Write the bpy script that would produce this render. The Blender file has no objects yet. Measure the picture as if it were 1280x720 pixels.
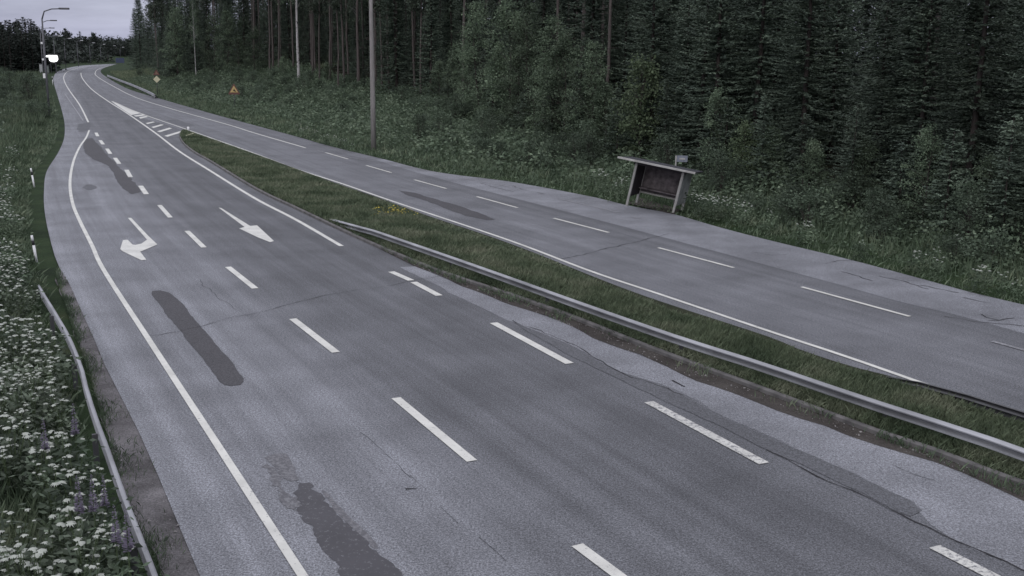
import bpy, bmesh, math, random
import numpy as np
from mathutils import Vector, Matrix

random.seed(7)
rng = np.random.default_rng(11)
sc = bpy.context.scene
C = sc.collection
PI = math.pi

# ------------------------------------------------------------------ camera (mast camera 6 m above the road)
F, PITCH, ROLL, CAMH = 1350.0, 0.21409, 0.012782, 6.0
cp, sp, cr, sr = math.cos(PITCH), math.sin(PITCH), math.cos(ROLL), math.sin(ROLL)
R0, U0, FW = Vector((1, 0, 0)), Vector((0, sp, cp)), Vector((0, cp, -sp))
RIGHT, UP = R0 * cr + U0 * sr, -R0 * sr + U0 * cr
CAM = Vector((0, 0, CAMH))


def ray(px, py):
    return RIGHT * ((px - 640) / F) - UP * ((py - 360) / F) + FW


def at(px, py, z=0.0):
    d = ray(px, py)
    return CAM + d * ((z - CAMH) / d.z)


def at_depth(px, py, y):
    d = ray(px, py)
    return CAM + d * (y / d.y)


def to_px(p):
    q = Vector(p) - CAM
    w = q.dot(FW)
    return 640 + F * q.dot(RIGHT) / w, 360 - F * q.dot(UP) / w


cam = bpy.data.cameras.new('camera')
cam.sensor_width = 36
cam.lens = 36 * F / 1280
cam.clip_end = 4000
co = bpy.data.objects.new('camera', cam)
C.objects.link(co)
m = Matrix((RIGHT, UP, -FW)).transposed().to_4x4()
m.translation = CAM
co.matrix_world = m
sc.camera = co


# ------------------------------------------------------------------ materials
def new_mat(name):
    mt = bpy.data.materials.new(name)
    mt.use_nodes = True
    nt = mt.node_tree
    b = nt.nodes['Principled BSDF']
    return mt, nt, b


def N(nt, kind, **kw):
    n = nt.nodes.new(kind)
    for k, v in kw.items():
        if k in n.inputs:
            n.inputs[k].default_value = v
        else:
            setattr(n, k, v)
    return n


def ramp(nt, stops, fac=None):
    r = nt.nodes.new('ShaderNodeValToRGB')
    els = r.color_ramp.elements
    while len(els) < len(stops):
        els.new(0.5)
    for e, (p, c) in zip(els, stops):
        e.position = p
        if isinstance(c, (int, float)):
            c = (c, c, c)
        e.color = (*c, 1)
    if fac is not None:
        nt.links.new(fac, r.inputs['Fac'])
    return r


def mixc(nt, mode, fac, a, b):
    n = nt.nodes.new('ShaderNodeMix')
    n.data_type = 'RGBA'
    n.blend_type = mode
    for si, v in ((0, fac), (6, a), (7, b)):
        sock = n.inputs[si]
        if isinstance(v, bpy.types.NodeSocket):
            nt.links.new(v, sock)
        elif isinstance(v, (int, float)):
            sock.default_value = v if si == 0 else (v, v, v, 1)
        else:
            sock.default_value = (*v, 1)
    return n.outputs[2]


def plain(name, col, rough=0.7, metal=0.0, var=0.25, scale=6.0, spec=0.3, bump=0.0):
    mt, nt, b = new_mat(name)
    tc = N(nt, 'ShaderNodeTexCoord')
    no = N(nt, 'ShaderNodeTexNoise', Scale=scale, Detail=6.0)
    nt.links.new(tc.outputs['Object'], no.inputs['Vector'])
    c0 = tuple(c * (1 - var) for c in col)
    c1 = tuple(min(1, c * (1 + var)) for c in col)
    r = ramp(nt, [(0.3, c0), (0.7, c1)], no.outputs['Fac'])
    nt.links.new(r.outputs['Color'], b.inputs['Base Color'])
    b.inputs['Roughness'].default_value = rough
    b.inputs['Metallic'].default_value = metal
    b.inputs['Specular IOR Level'].default_value = spec
    if bump:
        bp = N(nt, 'ShaderNodeBump', Strength=bump, Distance=0.02)
        nt.links.new(no.outputs['Fac'], bp.inputs['Height'])
        nt.links.new(bp.outputs['Normal'], b.inputs['Normal'])
    return mt


def asphalt(name, tone_stops=None, tone=0.08, blot=0.2, grain=0.58, u0=-12.0, u1=14.0, tint=(0.97, 0.995, 1.085), streak=0.24):
    """Asphalt: grain speckle, blotches, streaks along the lane, tone by lane (UV u in metres across)."""
    mt, nt, b = new_mat(name)
    L = nt.links.new
    geo = N(nt, 'ShaderNodeNewGeometry')
    pos = geo.outputs['Position']
    if tone_stops:
        uv = N(nt, 'ShaderNodeUVMap', uv_map='lane')
        sep = N(nt, 'ShaderNodeSeparateXYZ')
        L(uv.outputs['UV'], sep.inputs[0])
        wob = N(nt, 'ShaderNodeTexNoise', Scale=0.5, Detail=3.0)
        L(pos, wob.inputs['Vector'])
        wm = N(nt, 'ShaderNodeMath', operation='MULTIPLY_ADD')
        L(wob.outputs['Fac'], wm.inputs[0])
        wm.inputs[1].default_value = 0.5
        L(sep.outputs['X'], wm.inputs[2])
        mr = N(nt, 'ShaderNodeMapRange')
        mr.inputs['From Min'].default_value = u0 + 0.25
        mr.inputs['From Max'].default_value = u1 + 0.25
        L(wm.outputs[0], mr.inputs['Value'])
        base = ramp(nt, [((u - u0) / (u1 - u0), tuple(t * k for k in tint)) for u, t in tone_stops], mr.outputs[0]).outputs['Color']
        mp = N(nt, 'ShaderNodeMapping')
        mp.inputs['Scale'].default_value = (2.2, 0.05, 1)
        L(uv.outputs['UV'], mp.inputs['Vector'])
        st = N(nt, 'ShaderNodeTexNoise', Scale=1.0, Detail=5.0, Roughness=0.65)
        L(mp.outputs[0], st.inputs['Vector'])
        sr_ = ramp(nt, [(0.3, 1 - streak), (0.7, 1 + streak)], st.outputs['Fac'])
        base = mixc(nt, 'MULTIPLY', 1.0, base, sr_.outputs['Color'])
    else:
        base = mixc(nt, 'MIX', 0.0, tuple(tone * k for k in tint), tuple(tone * k for k in tint))
    bl = N(nt, 'ShaderNodeTexNoise', Scale=0.45, Detail=7.0, Roughness=0.62)
    L(pos, bl.inputs['Vector'])
    br = ramp(nt, [(0.32, 1 - blot), (0.68, 1 + blot)], bl.outputs['Fac'])
    base = mixc(nt, 'MULTIPLY', 1.0, base, br.outputs['Color'])
    g1 = N(nt, 'ShaderNodeTexNoise', Scale=42.0, Detail=3.0, Roughness=0.8)
    L(pos, g1.inputs['Vector'])
    gr = ramp(nt, [(0.33, 1 - grain), (0.67, 1 + grain)], g1.outputs['Fac'])
    base = mixc(nt, 'MULTIPLY', 1.0, base, gr.outputs['Color'])
    g2 = N(nt, 'ShaderNodeTexNoise', Scale=21.0, Detail=2.0, Roughness=0.7)
    L(pos, g2.inputs['Vector'])
    gr2 = ramp(nt, [(0.35, 1 - grain * .45), (0.65, 1 + grain * .45)], g2.outputs['Fac'])
    base = mixc(nt, 'MULTIPLY', 1.0, base, gr2.outputs['Color'])
    L(base, b.inputs['Base Color'])
    b.inputs['Roughness'].default_value = 0.78
    b.inputs['Specular IOR Level'].default_value = 0.35
    bp = N(nt, 'ShaderNodeBump', Strength=0.5, Distance=0.01)
    L(g1.outputs['Fac'], bp.inputs['Height'])
    L(bp.outputs['Normal'], b.inputs['Normal'])
    return mt


def paint(name, col=(0.62, 0.615, 0.57), wear=0.39):
    """Road paint worn through to the asphalt in specks."""
    mt, nt, b = new_mat(name)
    L = nt.links.new
    geo = N(nt, 'ShaderNodeNewGeometry')
    n1 = N(nt, 'ShaderNodeTexNoise', Scale=13.0, Detail=8.0, Roughness=0.8)
    L(geo.outputs['Position'], n1.inputs['Vector'])
    f = ramp(nt, [(wear - 0.04, 0.0), (wear + 0.04, 1.0)], n1.outputs['Fac'])
    n2 = N(nt, 'ShaderNodeTexNoise', Scale=1.7, Detail=4.0)
    L(geo.outputs['Position'], n2.inputs['Vector'])
    wc = ramp(nt, [(0.3, tuple(c * 0.75 for c in col)), (0.7, col)], n2.outputs['Fac'])
    L(mixc(nt, 'MIX', f.outputs['Color'], (0.15, 0.15, 0.16), wc.outputs['Color']), b.inputs['Base Color'])
    b.inputs['Roughness'].default_value = 0.6
    return mt


def foliage(name, dark, mid, light, scale=1.3, trans=0.25, rough=0.65):
    def grey(c):
        y = .3 * c[0] + .55 * c[1] + .15 * c[2]
        k = .36 if 'needle' in name else .42
        return tuple(a + (y - a) * k for a in c)
    dark, mid, light = grey(dark), grey(mid), grey(light)
    mt, nt, b = new_mat(name)
    L = nt.links.new
    geo = N(nt, 'ShaderNodeNewGeometry')
    oi = N(nt, 'ShaderNodeObjectInfo')
    no = N(nt, 'ShaderNodeTexNoise', Scale=scale, Detail=4.0)
    L(geo.outputs['Position'], no.inputs['Vector'])
    r = ramp(nt, [(0.32, dark), (0.5, mid), (0.7, light)], no.outputs['Fac'])
    v = N(nt, 'ShaderNodeMapRange')
    v.inputs['To Min'].default_value = 0.62
    v.inputs['To Max'].default_value = 1.42
    L(oi.outputs['Random'], v.inputs['Value'])
    isl = N(nt, 'ShaderNodeMapRange')
    isl.inputs['To Min'].default_value = 0.6
    isl.inputs['To Max'].default_value = 1.4
    L(geo.outputs['Random Per Island'], isl.inputs['Value'])
    mm = N(nt, 'ShaderNodeMath', operation='MULTIPLY')
    L(v.outputs[0], mm.inputs[0])
    L(isl.outputs[0], mm.inputs[1])
    c = mixc(nt, 'MULTIPLY', 1.0, r.outputs['Color'], mm.outputs[0])
    L(c, b.inputs['Base Color'])
    b.inputs['Roughness'].default_value = rough
    b.inputs['Specular IOR Level'].default_value = 0.2
    tr = N(nt, 'ShaderNodeBsdfTranslucent')
    L(c, tr.inputs['Color'])
    mx = N(nt, 'ShaderNodeMixShader')
    mx.inputs[0].default_value = trans
    L(b.outputs[0], mx.inputs[1])
    L(tr.outputs[0], mx.inputs[2])
    L(mx.outputs[0], nt.nodes['Material Output'].inputs['Surface'])
    return mt


def bark(name, c0, c1, marks=False):
    mt, nt, b = new_mat(name)
    L = nt.links.new
    tc = N(nt, 'ShaderNodeTexCoord')
    mp = N(nt, 'ShaderNodeMapping')
    mp.inputs['Scale'].default_value = (3, 3, 6) if marks else (10, 10, 1.2)
    L(tc.outputs['Object'], mp.inputs['Vector'])
    no = N(nt, 'ShaderNodeTexNoise', Scale=1.0, Detail=7.0, Roughness=0.7)
    L(mp.outputs[0], no.inputs['Vector'])
    if marks:
        r = ramp(nt, [(0.40, c0), (0.46, c1), (0.7, c1)], no.outputs['Fac'])
    else:
        r = ramp(nt, [(0.3, c0), (0.7, c1)], no.outputs['Fac'])
    L(r.outputs['Color'], b.inputs['Base Color'])
    b.inputs['Roughness'].default_value = 0.9
    b.inputs['Specular IOR Level'].default_value = 0.1
    return mt


def earth(name, stops, scale=0.6, fine=30.0):
    mt, nt, b = new_mat(name)
    L = nt.links.new
    geo = N(nt, 'ShaderNodeNewGeometry')
    n1 = N(nt, 'ShaderNodeTexNoise', Scale=scale, Detail=8.0, Roughness=0.65)
    L(geo.outputs['Position'], n1.inputs['Vector'])
    r = ramp(nt, stops, n1.outputs['Fac'])
    n2 = N(nt, 'ShaderNodeTexNoise', Scale=fine, Detail=3.0, Roughness=0.8)
    L(geo.outputs['Position'], n2.inputs['Vector'])
    r2 = ramp(nt, [(0.3, 0.5), (0.7, 1.5)], n2.outputs['Fac'])
    L(mixc(nt, 'MULTIPLY', 1.0, r.outputs['Color'], r2.outputs['Color']), b.inputs['Base Color'])
    b.inputs['Roughness'].default_value = 0.95
    b.inputs['Specular IOR Level'].default_value = 0.1
    bp = N(nt, 'ShaderNodeBump', Strength=0.6, Distance=0.03)
    L(n2.outputs['Fac'], bp.inputs['Height'])
    L(bp.outputs['Normal'], b.inputs['Normal'])
    return mt


M = dict(
    road_west=asphalt('asphalt_main', [(-11, .190), (-3.95, .195), (-3.6, .160), (-2, .170), (-.5, .142), (.6, .104), (3.6, .092), (5, .102), (13, .13)]),
    road_east=asphalt('asphalt_east', [(-11, .15), (-5.2, .15), (-4.6, .120), (-1.5, .135), (.3, .112), (2, .110), (13, .14)]),
    pale=asphalt('asphalt_pale', tone=0.175, blot=0.3, grain=0.5),
    patch=asphalt('asphalt_patch', tone=0.054, blot=0.12, grain=0.5, tint=(1, .97, 1.06)),
    patch_worn=paint('asphalt_patch_worn', (0.046, 0.044, 0.051), 0.40),
    patch_faint=paint('asphalt_patch_faint', (0.085, 0.083, 0.092), 0.485),
    strip=asphalt('asphalt_strip', tone=0.090, blot=0.12, grain=0.45),
    crack=plain('crack_tar', (0.022, 0.021, 0.023), rough=0.9),
    paint=paint('road_paint'), paint_worn=paint('road_paint_worn', (0.55, 0.545, 0.51), 0.46),
    paint_faint=paint('road_paint_faint', (0.33, 0.33, 0.35), 0.52),
    ground=earth('meadow_ground', [(0.3, (.012, .02, .010)), (0.55, (.025, .042, .018)), (0.75, (.05, .055, .03))]),
    forest_floor=earth('forest_floor', [(0.3, (.010, .012, .008)), (0.7, (.03, .028, .018))]),
    dirt=earth('roadside_dirt', [(0.3, (.030, .026, .024)), (0.7, (.075, .068, .062))], 0.9),
    gravel=earth('gravel', [(0.3, (.058, .055, .055)), (0.7, (.205, .195, .20))], 1.1, 40.0),
    soil=earth('median_soil', [(0.3, (.016, .02, .012)), (0.7, (.04, .045, .026))], 1.2),
    kerb=plain('kerb_concrete', (0.115, 0.11, 0.108), rough=0.9, scale=3.0, var=.4),
    kerb_dark=plain('kerb_near_black', (0.03, 0.029, 0.031), rough=0.9, scale=3.0, var=.4),  # near-black kerb tone for the near stretch on the east side
    steel=plain('galvanised_steel', (0.30, 0.305, 0.32), rough=0.55, metal=0.5, scale=1.1, var=.3, spec=.4),
    steel_dull=plain('weathered_steel', (0.10, 0.10, 0.105), rough=0.6, metal=0.5, scale=2.0),
    wood=bark('pole_wood', (0.16, 0.15, 0.145), (0.30, 0.285, 0.28)),
    lamp_grey=plain('lamp_pole_grey', (0.10, 0.10, 0.11), rough=0.6, scale=1.0),
    lamp_head=plain('lamp_head_pale', (0.62, 0.62, 0.65), rough=0.5, scale=1.0, var=.1),
    white=plain('white_plastic', (0.72, 0.72, 0.72), rough=0.5, var=.08),
    black=plain('black_plastic', (0.02, 0.02, 0.02), rough=0.5, var=.1),
    yellow=plain('sign_yellow', (0.46, 0.34, 0.15), rough=0.5, var=.08),
    cream=plain('sign_cream', (0.55, 0.52, 0.36), rough=0.5, var=.08),
    red=plain('sign_red', (0.13, 0.065, 0.055), rough=0.5, var=.1),
    blue=plain('sign_blue', (0.05, 0.062, 0.105), rough=0.5, var=.1),
    sign_grey=plain('sign_back_grey', (0.17, 0.185, 0.22), rough=0.6, var=.15, scale=9),
    shelter_back=plain('shelter_brown_panel', (0.105, 0.092, 0.097), rough=0.85, var=.55, scale=4.5),
    shelter_dark=plain('shelter_dark_panel', (0.035, 0.030, 0.034), rough=0.85, var=.3, scale=4),
    shelter_side=plain('shelter_grey_panel', (0.30, 0.31, 0.31), rough=0.85, var=.35, scale=3.5),
    shelter_post=plain('shelter_pale_post', (0.27, 0.265, 0.255), rough=0.8, var=.15),
    shelter_fascia=plain('shelter_fascia', (0.36, 0.355, 0.34), rough=0.8, var=.2, scale=3),
    shelter_roof=plain('shelter_roof_felt', (0.035, 0.036, 0.042), rough=0.9, var=.3),
    cabinet=plain('cabinet_grey', (0.16, 0.18, 0.17), rough=0.7),
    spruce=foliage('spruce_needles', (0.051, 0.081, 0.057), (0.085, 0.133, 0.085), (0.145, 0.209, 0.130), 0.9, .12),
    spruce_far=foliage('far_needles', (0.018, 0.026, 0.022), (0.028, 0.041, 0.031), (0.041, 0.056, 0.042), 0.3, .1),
    pine=foliage('pine_needles', (0.033, 0.053, 0.033), (0.056, 0.083, 0.049), (0.083, 0.116, 0.067), 0.9, .12),
    leaf=foliage('broad_leaves', (0.051, 0.088, 0.042), (0.088, 0.151, 0.069), (0.144, 0.222, 0.105), 1.1, .3),
    leaf_bright=foliage('bright_leaves', (0.047, 0.084, 0.027), (0.084, 0.137, 0.044), (0.126, 0.194, 0.074), 1.1, .32),
    shrub=foliage('shrub_leaves', (0.039, 0.068, 0.034), (0.065, 0.111, 0.055), (0.104, 0.163, 0.091), 1.1, .3),
    herb=foliage('herb_leaves', (0.045, 0.082, 0.038), (0.082, 0.143, 0.064), (0.146, 0.216, 0.104), .8, .3),
    herb_pale=foliage('bank_herb_leaves', (.052, .085, .045), (.09, .135, .075), (.14, .19, .11), .8, .3),
    grass=foliage('grass_blades', (0.074, 0.129, 0.047), (0.146, 0.211, 0.083), (0.252, 0.286, 0.140), .7, .3),
    grass_dark=foliage('verge_grass', (0.037, 0.070, 0.029), (0.070, 0.120, 0.050), (0.124, 0.161, 0.074), .7, .3),
    umbel=plain('white_flowers', (0.33, 0.35, 0.31), rough=0.8, var=.15, scale=20),
    lupin=plain('lupin_flowers', (0.15, 0.13, 0.18), rough=0.8, var=.3, scale=30),
    buttercup=plain('yellow_flowers', (0.5, 0.4, 0.05), rough=0.8, var=.2, scale=20),
    stem=plain('plant_stem', (0.06, 0.085, 0.04), rough=0.8),
    trunk_spruce=bark('spruce_bark', (0.03, 0.026, 0.024), (0.075, 0.065, 0.062)),
    trunk_pine=bark('pine_bark', (0.055, 0.048, 0.046), (0.125, 0.108, 0.102)),
    trunk_birch=bark('birch_bark', (0.05, 0.048, 0.048), (0.40, 0.39, 0.385), True),
    stone=plain('pale_stone', (0.22, 0.21, 0.205), rough=0.9, var=.4, scale=5),
)


def emission(name, col, s):
    mt, nt, b = new_mat(name)
    b.inputs['Base Color'].default_value = (*col, 1)
    b.inputs['Emission Color'].default_value = (*col, 1)
    b.inputs['Emission Strength'].default_value = s
    return mt


M['lit'] = emission('lit_white_panel', (1, 1, 1), 1.2)


# ------------------------------------------------------------------ mesh helpers
class MB:
    """Collects polygons; build() links ONE mesh object."""

    def __init__(self):
        self.v, self.f, self.mi = [], [], []

    def poly(self, pts, mi=0):
        b = len(self.v)
        self.v += [tuple(p) for p in pts]
        self.f.append(tuple(range(b, b + len(pts))))
        self.mi.append(mi)

    def prism(self, outline, z0, z1, mi=0):
        n = len(outline)
        b = len(self.v)
        self.v += [(p[0], p[1], z0) for p in outline] + [(p[0], p[1], z1) for p in outline]
        fs = [tuple(range(b, b + n))[::-1], tuple(range(b + n, b + 2 * n))]
        fs += [(b + i, b + (i + 1) % n, b + n + (i + 1) % n, b + n + i) for i in range(n)]
        self.f += fs
        self.mi += [mi] * len(fs)

    def hexa(self, p, mi=0):
        b = len(self.v)
        self.v += [tuple(q) for q in p]
        fs = [(0, 3, 2, 1), (4, 5, 6, 7), (0, 1, 5, 4), (1, 2, 6, 5), (2, 3, 7, 6), (3, 0, 4, 7)]
        self.f += [tuple(b + i for i in f) for f in fs]
        self.mi += [mi] * 6

    def box(self, c, s, ax=None, mi=0):
        ax = ax or (Vector((1, 0, 0)), Vector((0, 1, 0)), Vector((0, 0, 1)))
        c = Vector(c)
        p = []
        for k in (-1, 1):
            for i, j in ((-1, -1), (1, -1), (1, 1), (-1, 1)):
                p.append(c + ax[0] * (i * s[0] / 2) + ax[1] * (j * s[1] / 2) + ax[2] * (k * s[2] / 2))
        self.hexa(p, mi)

    def tube(self, pts, radii, n=8, mi=0, cap=True):
        pts = [Vector(p) for p in pts]
        if isinstance(radii, (int, float)):
            radii = [radii] * len(pts)
        b = len(self.v)
        for i, p in enumerate(pts):
            t = (pts[min(i + 1, len(pts) - 1)] - pts[max(i - 1, 0)]).normalized()
            a = t.cross(Vector((0.13, 1, 0.07)))
            if a.length < 1e-3:
                a = t.cross(Vector((1, 0, 0)))
            a.normalize()
            c = t.cross(a)
            for k in range(n):
                w = 2 * PI * k / n
                self.v.append(tuple(p + (a * math.cos(w) + c * math.sin(w)) * radii[i]))
        for i in range(len(pts) - 1):
            for k in range(n):
                k2 = (k + 1) % n
                self.f.append((b + i * n + k, b + i * n + k2, b + (i + 1) * n + k2, b + (i + 1) * n + k))
                self.mi.append(mi)
        if cap:
            self.f.append(tuple(b + k for k in range(n))[::-1])
            e = b + (len(pts) - 1) * n
            self.f.append(tuple(e + k for k in range(n)))
            self.mi += [mi, mi]

    def build(self, name, mats, parent=None, smooth=False, bevel=0):
        me = bpy.data.meshes.new(name)
        me.from_pydata(self.v, [], self.f)
        mats = mats if isinstance(mats, (list, tuple)) else [mats]
        for x in mats:
            me.materials.append(x)
        me.polygons.foreach_set('material_index', self.mi)
        if smooth:
            me.polygons.foreach_set('use_smooth', [True] * len(me.polygons))
        me.update()
        o = link(name, me, parent)
        if bevel:
            bv = o.modifiers.new('bevel', 'BEVEL')
            bv.width = bevel
            bv.segments = 2
        return o


def link(name, data, parent=None):
    o = bpy.data.objects.new(name, data)
    C.objects.link(o)
    if parent is not None:
        o.parent = parent
    return o


def quads_mesh(name, V, mats, mi=None, k=4):
    """V: (n,k,3) array of separate polygons of k corners -> mesh datablock."""
    n = len(V)
    me = bpy.data.meshes.new(name)
    me.vertices.add(n * k)
    me.vertices.foreach_set('co', np.asarray(V, np.float32).reshape(-1))
    me.loops.add(n * k)
    me.loops.foreach_set('vertex_index', np.arange(n * k, dtype=np.int32))
    me.polygons.add(n)
    me.polygons.foreach_set('loop_start', np.arange(0, n * k, k, dtype=np.int32))
    me.polygons.foreach_set('loop_total', np.full(n, k, np.int32))
    mats = mats if isinstance(mats, (list, tuple)) else [mats]
    for x in mats:
        me.materials.append(x)
    if mi is not None:
        me.polygons.foreach_set('material_index', np.asarray(mi, np.int32))
    me.update()
    me.validate()
    return me


def tag(o, label=None, cat=None, group=None, kind=None):
    if label:
        o['label'] = label
    if cat:
        o['category'] = cat
    if group:
        o['group'] = group
    if kind:
        o['kind'] = kind
    return o


def empty(name, loc, rz=0.0):
    o = bpy.data.objects.new(name, None)
    C.objects.link(o)
    o.location = loc
    o.rotation_euler = (0, 0, rz)
    o.empty_display_size = 0.3
    return o


def dup(root, loc, rz=0.0, scale=1.0, label=None, group=None, tilt=(0, 0)):
    r = root.copy()
    C.objects.link(r)
    r.location = loc
    r.rotation_euler = (tilt[0], tilt[1], rz)
    r.scale = (scale,) * 3 if isinstance(scale, (int, float)) else scale
    if label:
        r['label'] = label
    if group:
        r['group'] = group
    for ch in root.children:
        c = ch.copy()
        C.objects.link(c)
        c.parent = r
        for g in ch.children:
            d = g.copy()
            C.objects.link(d)
            d.parent = c
    return r


# ------------------------------------------------------------------ polylines
def cr_spline(pts, n=8):
    P = [Vector(p) for p in pts]
    P = [P[0] * 2 - P[1]] + P + [P[-1] * 2 - P[-2]]
    out = []
    for i in range(1, len(P) - 2):
        for k in range(n):
            t = k / n
            a, b, c, d = P[i - 1], P[i], P[i + 1], P[i + 2]
            out.append(0.5 * ((2 * b) + (c - a) * t + (2 * a - 5 * b + 4 * c - d) * t * t + (3 * b - a - 3 * c + d) * t ** 3))
    out.append(P[-2])
    return out


def wline(px, z=0.0, n=8, e0=0.0, e1=0.0):
    """Measured points on the road plane -> smooth world polyline, straight on by e0 / e1 metres."""
    W = [at(p.x, p.y, z) for p in cr_spline(px, n)]
    if e0:
        W.insert(0, W[0] + (W[0] - W[1]).normalized() * e0)
    if e1:
        W.append(W[-1] + (W[-1] - W[-2]).normalized() * e1)
    return W


def arc(W):
    s = [0.0]
    for a, b in zip(W[:-1], W[1:]):
        s.append(s[-1] + (b - a).length)
    return s


def along(W, S, s):
    s = max(0, min(S[-1], s))
    for i in range(len(S) - 1):
        if s <= S[i + 1]:
            t = (s - S[i]) / max(1e-9, S[i + 1] - S[i])
            return W[i].lerp(W[i + 1], t)
    return W[-1]


def resample(W, n):
    S = arc(W)
    return [along(W, S, S[-1] * k / (n - 1)) for k in range(n)]


def resample_step(W, step):
    S = arc(W)
    return resample(W, max(2, int(S[-1] / step) + 1))


def normals2(W):
    out = []
    for i in range(len(W)):
        t = W[min(i + 1, len(W) - 1)] - W[max(i - 1, 0)]
        n = Vector((-t.y, t.x, 0)).normalized()
        out.append(n)
    return out


def band(W, w, z):
    """Left and right border of a painted line of width w on polyline W."""
    n = normals2(W)
    a = [Vector((p.x, p.y, z)) + q * (w / 2) for p, q in zip(W, n)]
    b = [Vector((p.x, p.y, z)) - q * (w / 2) for p, q in zip(W, n)]
    return a, b


def strip(mb, A, B, mi=0):
    for i in range(len(A) - 1):
        mb.poly([A[i], B[i], B[i + 1], A[i + 1]], mi)


def line_obj(name, W, w, z, mat, parent):
    mb = MB()
    a, b = band(W, w, z)
    strip(mb, b, a)
    return mb.build(name, mat, parent)


def sd_polyline(P, W):
    """Distance, side (+ left of travel) and arclength of points P (n,2) to polyline W."""
    P = np.asarray(P, float)
    W2 = np.array([(p.x, p.y) for p in W])
    best = np.full(len(P), 1e18)
    side = np.zeros(len(P))
    sarc = np.zeros(len(P))
    s = 0.0
    for a, b in zip(W2[:-1], W2[1:]):
        d = b - a
        l2 = d @ d
        l = math.sqrt(l2)
        t = np.clip(((P - a) @ d) / max(l2, 1e-12), 0, 1)
        q = a + t[:, None] * d
        dist2 = ((P - q) ** 2).sum(1)
        k = dist2 < best
        best[k] = dist2[k]
        cr_ = d[0] * (P[:, 1] - a[1]) - d[1] * (P[:, 0] - a[0])
        side[k] = np.sign(cr_[k])
        sarc[k] = s + t[k] * l
        s += l
    return np.sqrt(best), side, sarc


# measured lines (photo pixels on the road plane), all from near to far
LEFT_PAVE = [(250, 720), (192, 581), (164, 520), (135, 465), (115, 417), (100, 385), (88, 357), (72, 330), (61, 292), (55.5, 262), (55, 238), (58, 215), (72, 192), (79.5, 175), (81, 160), (79, 145), (72, 120), (67.5, 105), (67, 96), (75, 88), (100, 82.3), (145, 79.7)]
LEFT_EDGE_NEAR = [(378, 720), (313, 620), (248, 520), (186, 425), (131, 340), (115, 307), (100, 277), (91, 255), (87.5, 230), (91, 205), (99, 185), (107.5, 172.5), (111.5, 163)]
LEFT_EDGE_FAR = [(110.5, 153), (100, 132), (86, 112), (80, 100), (81, 93), (88, 88), (107, 83.5), (140, 80.5)]
LANE = [(721.5, 682), (495, 498), (366, 399), (285, 334), (233.7, 289), (199.3, 256.7), (175.7, 232.5), (158, 212.5), (143.7, 197.5), (133.7, 186), (120, 166), (108, 146), (96, 122), (90, 105), (91, 96), (96, 90), (112, 84), (142, 80.3)]
SPLIT = [(1280, 565), (960, 458), (640, 345), (450, 268), (330, 210), (228, 163), (163, 143), (138, 127.5), (118, 113), (106, 102), (101, 94), (104, 88), (120, 83), (143, 80.1)]
WEST_INNER = [(427, 308), (370, 275), (320, 249), (260, 212), (225, 190), (195, 167), (160, 142.5), (138, 128.5), (120, 116), (110, 107), (102.5, 97), (101, 91)]
EAST_INNER = [(1290, 527), (1205, 496), (1180, 489), (1060, 447), (960, 414), (830, 370), (740, 340), (640, 302), (500, 255), (425, 229), (372, 212), (310, 189), (235, 162.5), (175, 141.5), (140, 126.5)]
EAST_DASH = [(1280, 437), (1137, 396), (917, 335), (761, 291), (647, 260), (558, 236), (489, 216), (437, 199.5), (407, 191)]
EAST_EDGE = [(382, 185), (320, 167), (285, 156), (212, 135.5), (170, 122), (140, 107), (122, 96), (119, 91), (124, 86), (142, 81)]
EAST_PAVE = [(1280, 381), (1210, 365), (1190, 359), (1135, 344), (1060, 324), (960, 300), (895, 283), (843, 268), (783, 256.5), (740, 246), (640, 227.5), (545, 215), (480, 199), (410, 182), (372, 171), (272, 144), (192, 121), (160, 111), (135, 97.5), (126, 90), (130, 85), (146, 80)]
BAY = [(1280, 417), (1197, 394), (1135, 380), (1060, 359), (960, 332), (860, 305), (740, 273), (640, 247), (570, 229), (505, 211), (470, 200)]
KERB = [(1280, 609), (1252, 599), (1160, 564), (1097, 543), (960, 492), (815, 438), (715, 398), (640, 371), (570, 348), (532, 334), (470, 308), (420, 285), (370, 261), (322, 238), (266, 204), (245, 192), (231, 181), (225, 171), (228, 166)]
WEST_PALE = [(1280, 622), (1210, 592), (1135, 566), (1055, 540), (960, 505), (877, 476), (815, 450), (752, 427), (715, 407), (640, 381), (570, 354), (520, 333)]
PALE_IN = [(1280, 712), (1260, 702), (1197, 677), (1150, 640), (1154, 634), (1110, 612), (1027, 574), (960, 545), (902, 520), (855, 492), (765, 460), (722, 435), (640, 401), (582, 375), (532, 350), (500, 334)]
MEDIAN_EAST = [(1280, 526), (1210, 503), (1120, 476.5), (1060, 461), (997, 440), (960, 424.5), (840, 385), (770, 360), (640, 308), (532, 271), (470, 248), (425, 232.5), (350, 205), (300, 187), (240, 167), (228, 166)]
RAIL = [(1280, 561), (1217, 539), (1085, 497), (960, 455), (855, 422), (747, 385), (640, 347), (560, 319), (500, 298.5)]
LEFT_RAIL = [(192, 719), (178, 681), (156, 626), (133.5, 562), (118, 520), (107, 485), (100, 457), (85, 420), (72, 397), (62, 380)]
FOREST_EDGE = [(1480, 385), (1280, 318), (1100, 274), (960, 240), (870, 224), (760, 200), (660, 170), (600, 156), (540, 145), (440, 133), (370, 124), (300, 113), (240, 108)]

left_pave = wline(LEFT_PAVE, e0=30, e1=60)
split = wline(SPLIT, e0=45, e1=60)
east_pave = wline(EAST_PAVE, e0=60, e1=60)
lane = wline(LANE, e0=30, e1=60)
east_mid = wline(EAST_DASH + [(320, 163.5), (212, 133), (160, 116), (135, 103), (120, 92), (121, 86), (142, 80.6)], e0=50, e1=60)

# ------------------------------------------------------------------ terrain
rp = [p for p in east_pave]
lp = [p for p in left_pave]


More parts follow.
